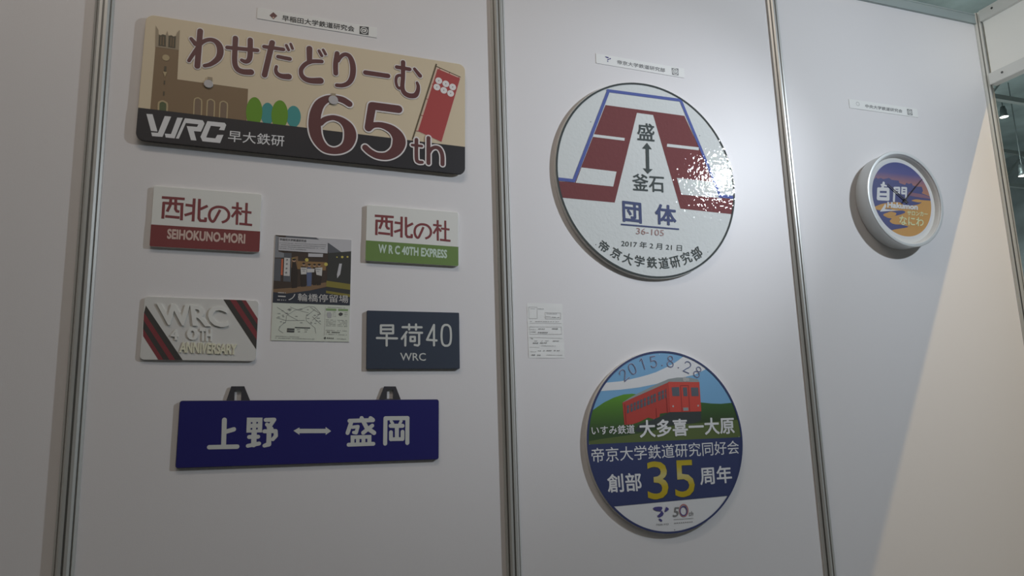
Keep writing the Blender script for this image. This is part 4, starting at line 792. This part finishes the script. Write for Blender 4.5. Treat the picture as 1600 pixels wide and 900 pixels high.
for a, b, n_, m_, wd in [(*[(-43.6,43.3),(-26.2,43.2)], 3, 'ink_soft', 2.4), (*[(-42,59.1),(-28.2,59)], 4, 'ink_faint', 1.2), (*[(-20.8,59.1),(-2.6,59.1)], 5, 'ink_soft', 1.4), (*[(4.6,46.5),(40.1,46.4)], 8, 'ink_faint', 1.4), (*[(19.7,36.9),(43,36.5)], 4, 'ink_soft', 1.4),
   (*[(-44.3,24.4),(43.6,24.9)], 12, 'ink_faint', 1.2), (*[(-44,2.7),(-28.9,2.2)], 5, 'ink_faint', 1.2), (*[(-21.2,4.3),(-1.5,4.2)], 4, 'ink_soft', 1.8), (*[(13.9,5.2),(36,5)], 4, 'ink_soft', 2.6), (*[(-44.3,-4),(-29.2,-4.3)], 5, 'ink_soft', 1.4), (*[(-22.7,-5.4),(6.8,-5.5)], 5, 'ink_soft', 2.2),
   (*[(-44.9,-20.6),(-37.4,-23)], 3, 'ink_soft', 1.2), (*[(-34.4,-28.6),(8.1,-27.9)], 8, 'ink_faint', 1.4), (*[(20.2,-28.3),(39.4,-28.5)], 4, 'ink_soft', 1.6), (*[(-37.9,-34.3),(2.4,-33.6)], 8, 'ink_soft', 2.4), (*[(-14.3,-41),(29.5,-42)], 9, 'ink_faint', 1.2), (*[(-46.3,-57.2),(-30.1,-57.6)], 5, 'ink_faint', 1.4), (*[(-24.6,-55.1),(20.1,-54.3)], 9, 'ink_soft', 1.6), (*[(22.3,-54.3),(44.4,-54.6)], 5, 'ink_soft', 2.0), (*[(-43.4,-66),(-16.4,-66.8)], 5, 'ink_soft', 2.2), (*[(-0.1,-66),(46.1,-66.8)], 9, 'ink_faint', 1.3)]:
    dashes(a, b, n_, m_, 0.2, wd)
p.build('form_print', t)

# --- wall clock
key = 'clock'; D = S[key][2] * 1000; RR = S[key][3] * 1000
x_, z_ = S[key][0], S[key][1]
t = thing('wall_clock', 'round silver wall clock with a dusk river scene on its white dial', 'clock', (x_, 0, z_))
obj('case', lathe([(RR - 14, 0.3), (RR - 6, 0.3), (RR - 3, 4), (RR - 2, D - 12), (RR - 1.2, D - 9), (RR - 0.3, D - 8), (RR, D - 2.5), (RR - 1.2, D - 0.6), (RR - 3, D), (RR - 10, D - 0.4), (RR - 11.5, D - 1.5), (RR - 12, D - 4)], 96), 'clock_case', t, smooth=True).data.set_sharp_from_angle(angle=math.radians(28))
obj('inner_ring', lathe([(RR - 12, D - 4), (RR - 14, D - 6), (RR - 18.5, D - 20), (RR - 18.5, D - 21)], 96), 'clock_dial', t, smooth=True)
DD = D - 20
bm = lathe([(0.01, DD), (RR - 17, DD), (RR - 17, DD - 4), (0.01, DD - 4)], 72); obj('dial', bm, 'clock_dial', t)
def rel(pts, d):    # dial artwork sits behind the front rim: same directions, deeper plane
    return pts
p = Part(DD); c0 = [(-0.3,2,0)][0]; pr = [(-127.1,1),(132.3,3.1),(14,134),(-14.8,-126.6)]
PR = (math.dist(pr[0], pr[1]) + math.dist(pr[2], pr[3])) / 4; cx0 = (pr[0][0] + pr[1][0]) / 2; cy0 = (pr[2][1] + pr[3][1]) / 2
cc = circ(PR, 96, cx0, cy0); p.ring(PR + 9, PR, 'white_print', 1, cx0, cy0)
p.poly(cc, 'dusk_orange', 1.2); p.poly([(-169.9,149.3),(244.9,189.8),(212.1,12.7),(134.2,13.8),(70.5,20.5),(9.8,38.5),(-110.6,64.8),(-182.5,63.1)], 'dusk_sky', 1.6, cc)
p.poly([(-138.7,62.4),(-107.5,66.8),(-101.1,72.3),(-96.3,66.9),(-81.5,71.7),(-70.9,68.1),(-44.3,74.9),(-33.9,69),(-2.5,68.5),(-1,60.4),(24.1,55.6),(31.3,64),(42.3,60.3),(54.8,65),(59.1,56.2),(76.2,53.9),(100,54.9),(103.5,41.4),(95.9,31.6),(124.2,24.6),(152.7,17.5),(151.1,8.2),(68.1,6.6),(-14.4,-4),(-150.3,-14)], 'dusk_navy', 2, cc)
p.poly([(37.5,31.6),(101.1,27.4),(141.1,19),(146,13.3),(69.7,15.9),(29.7,19.7)], 'dusk_mauve', 2.3, cc)
for q in ([(-142.7,-0.2),(22.3,10),(68,5.7),(90.4,0.1),(65,-11.8),(11.9,-17.8),(-15.2,-8.5),(-84.4,-18),(-142.6,-35.5)], [(-148.1,-35.8),(-110.5,-42),(-64.6,-34.4),(-48.6,-40),(-90.5,-56.1),(-75.3,-66.2),(-53.4,-69.2),(-27.8,-85.3),(13.7,-92.6),(-42.1,-103.9),(-70.8,-107.8),(-95,-85.1),(-120.2,-69.1),(-147.3,-66.5)], [(-72.5,-48.3),(-8.5,-37.2),(7.7,-42.9),(-22.6,-53.8),(-63.3,-61)]): p.poly(spline(q, 5, True), 'dusk_navy', 2.4, cc)
for q in ([(-114.7,-33.5),(-85.5,-24.8),(-69.6,-30.3),(-88,-40.5),(-113.3,-42.2)], [(-82,-55.6),(-60.8,-45.3),(-33,-47.8),(-43.2,-58.8),(-74.7,-62.6)], [(-65.8,-76.6),(-35.2,-61.3),(3.9,-65.5),(-16.3,-84.6),(-50.6,-86.7)], [(43.9,1.2),(68.3,7.6),(103,4.7),(78.2,-2.6)]): p.poly(spline(q, 5, True), 'dusk_orange', 2.8, cc)
p.build('river_picture', t)
p = Part(DD)
for q, cz_ in (([(-98,30.9,12.1),(-56.1,33.3,12.2),(-61.6,-1.2,12.1),(-105.5,-2.7,12)], 1), ([(-100.8,12.8,9),(-59,15.1,9.1)], 0), ([(-71.9,54.5,10.1),(-80.3,36.8,10.1)], 0), ([(-84.3,46.8,6.1),(-62,45.4,6.1)], 0),
   ([(-26.6,40.2,8.2),(-36.9,-5.6,9.1)], 0), ([(-26.5,41.1,7.2),(-4.5,42.9,7.2),(-8.6,24.4,7.2),(-28.3,22.9,7.1)], 0), ([(-26.8,32,4.6),(-7.1,33.6,4.6)], 0), ([(7.8,43.8,7.2),(26.9,44.5,7.2),(16.1,-6.3,8.2)], 0), ([(8.4,43.9,7.2),(3.8,23.6,7.2),(21.3,24.9,7.2)], 0), ([(6.7,33.8,4.6),(22.9,34.6,4.6)], 0)): p.stroke(q, 'white_print', 4, closed=bool(cz_))
p.poly([(-76,-17.4),(-73.6,-27),(-82,-37.8),(-19.9,-37.6),(-104.7,-47.8)], 'white_print', 4); p.text('Hakumon', [(-70.9,-31.3),(66.4,-30.7),(-66.4,-10.5)], 'white_print', 4, bold=0.05)
p.build('name_lettering', t)
p = Part(DD); p.text('サロンカー', [(14.2,-52.3),(108,-50.6),(18.1,-35.9)], 'pale_green', 4, bold=0.03); p.text('なにわ', [(-25.9,-87.9),(83.2,-88.4),(-20.6,-55.5)], 'pale_green', 4, bold=0.02); p.build('train_lettering', t)
hub = [(9.1,0),(-59.5,51.1),(99.6,80.3)]
for nm, tip, wd, d_ in (('hour_hand', hub[1], 5.0, 6), ('minute_hand', hub[2], 3.6, 8)):
    b0 = hub[0]; L_ = math.dist(b0, tip); ux, uy = (tip[0] - b0[0]) / L_, (tip[1] - b0[1]) / L_; k = wd / 2
    bk = (b0[0] - ux * 16, b0[1] - uy * 16)
    p = Part(DD); p.slab([(bk[0] - uy * k, bk[1] + ux * k), (bk[0] + uy * k, bk[1] - ux * k), (tip[0] + uy * k * 0.5, tip[1] - ux * k * 0.5), (tip[0] - uy * k * 0.5, tip[1] + ux * k * 0.5)], 'clock_hand', 'clock_hand', DD + d_ - 1, DD + d_, 0.2); p.build(nm, t)
bm = lathe([(0.01, DD + 9.5), (4, DD + 9.2), (4.5, DD + 8), (4.5, DD)], 24); bmesh.ops.translate(bm, verts=bm.verts, vec=(hub[0][0] * MM, 0, hub[0][1] * MM)); obj('hub_cap', bm, 'clock_hand', t)
bm = lathe([(0.01, D - 4.6), (RR - 13.4, D - 4.6), (RR - 13.8, D - 5.6), (0.01, D - 5.6)], 72); obj('glass', bm, 'clock_glass', t)
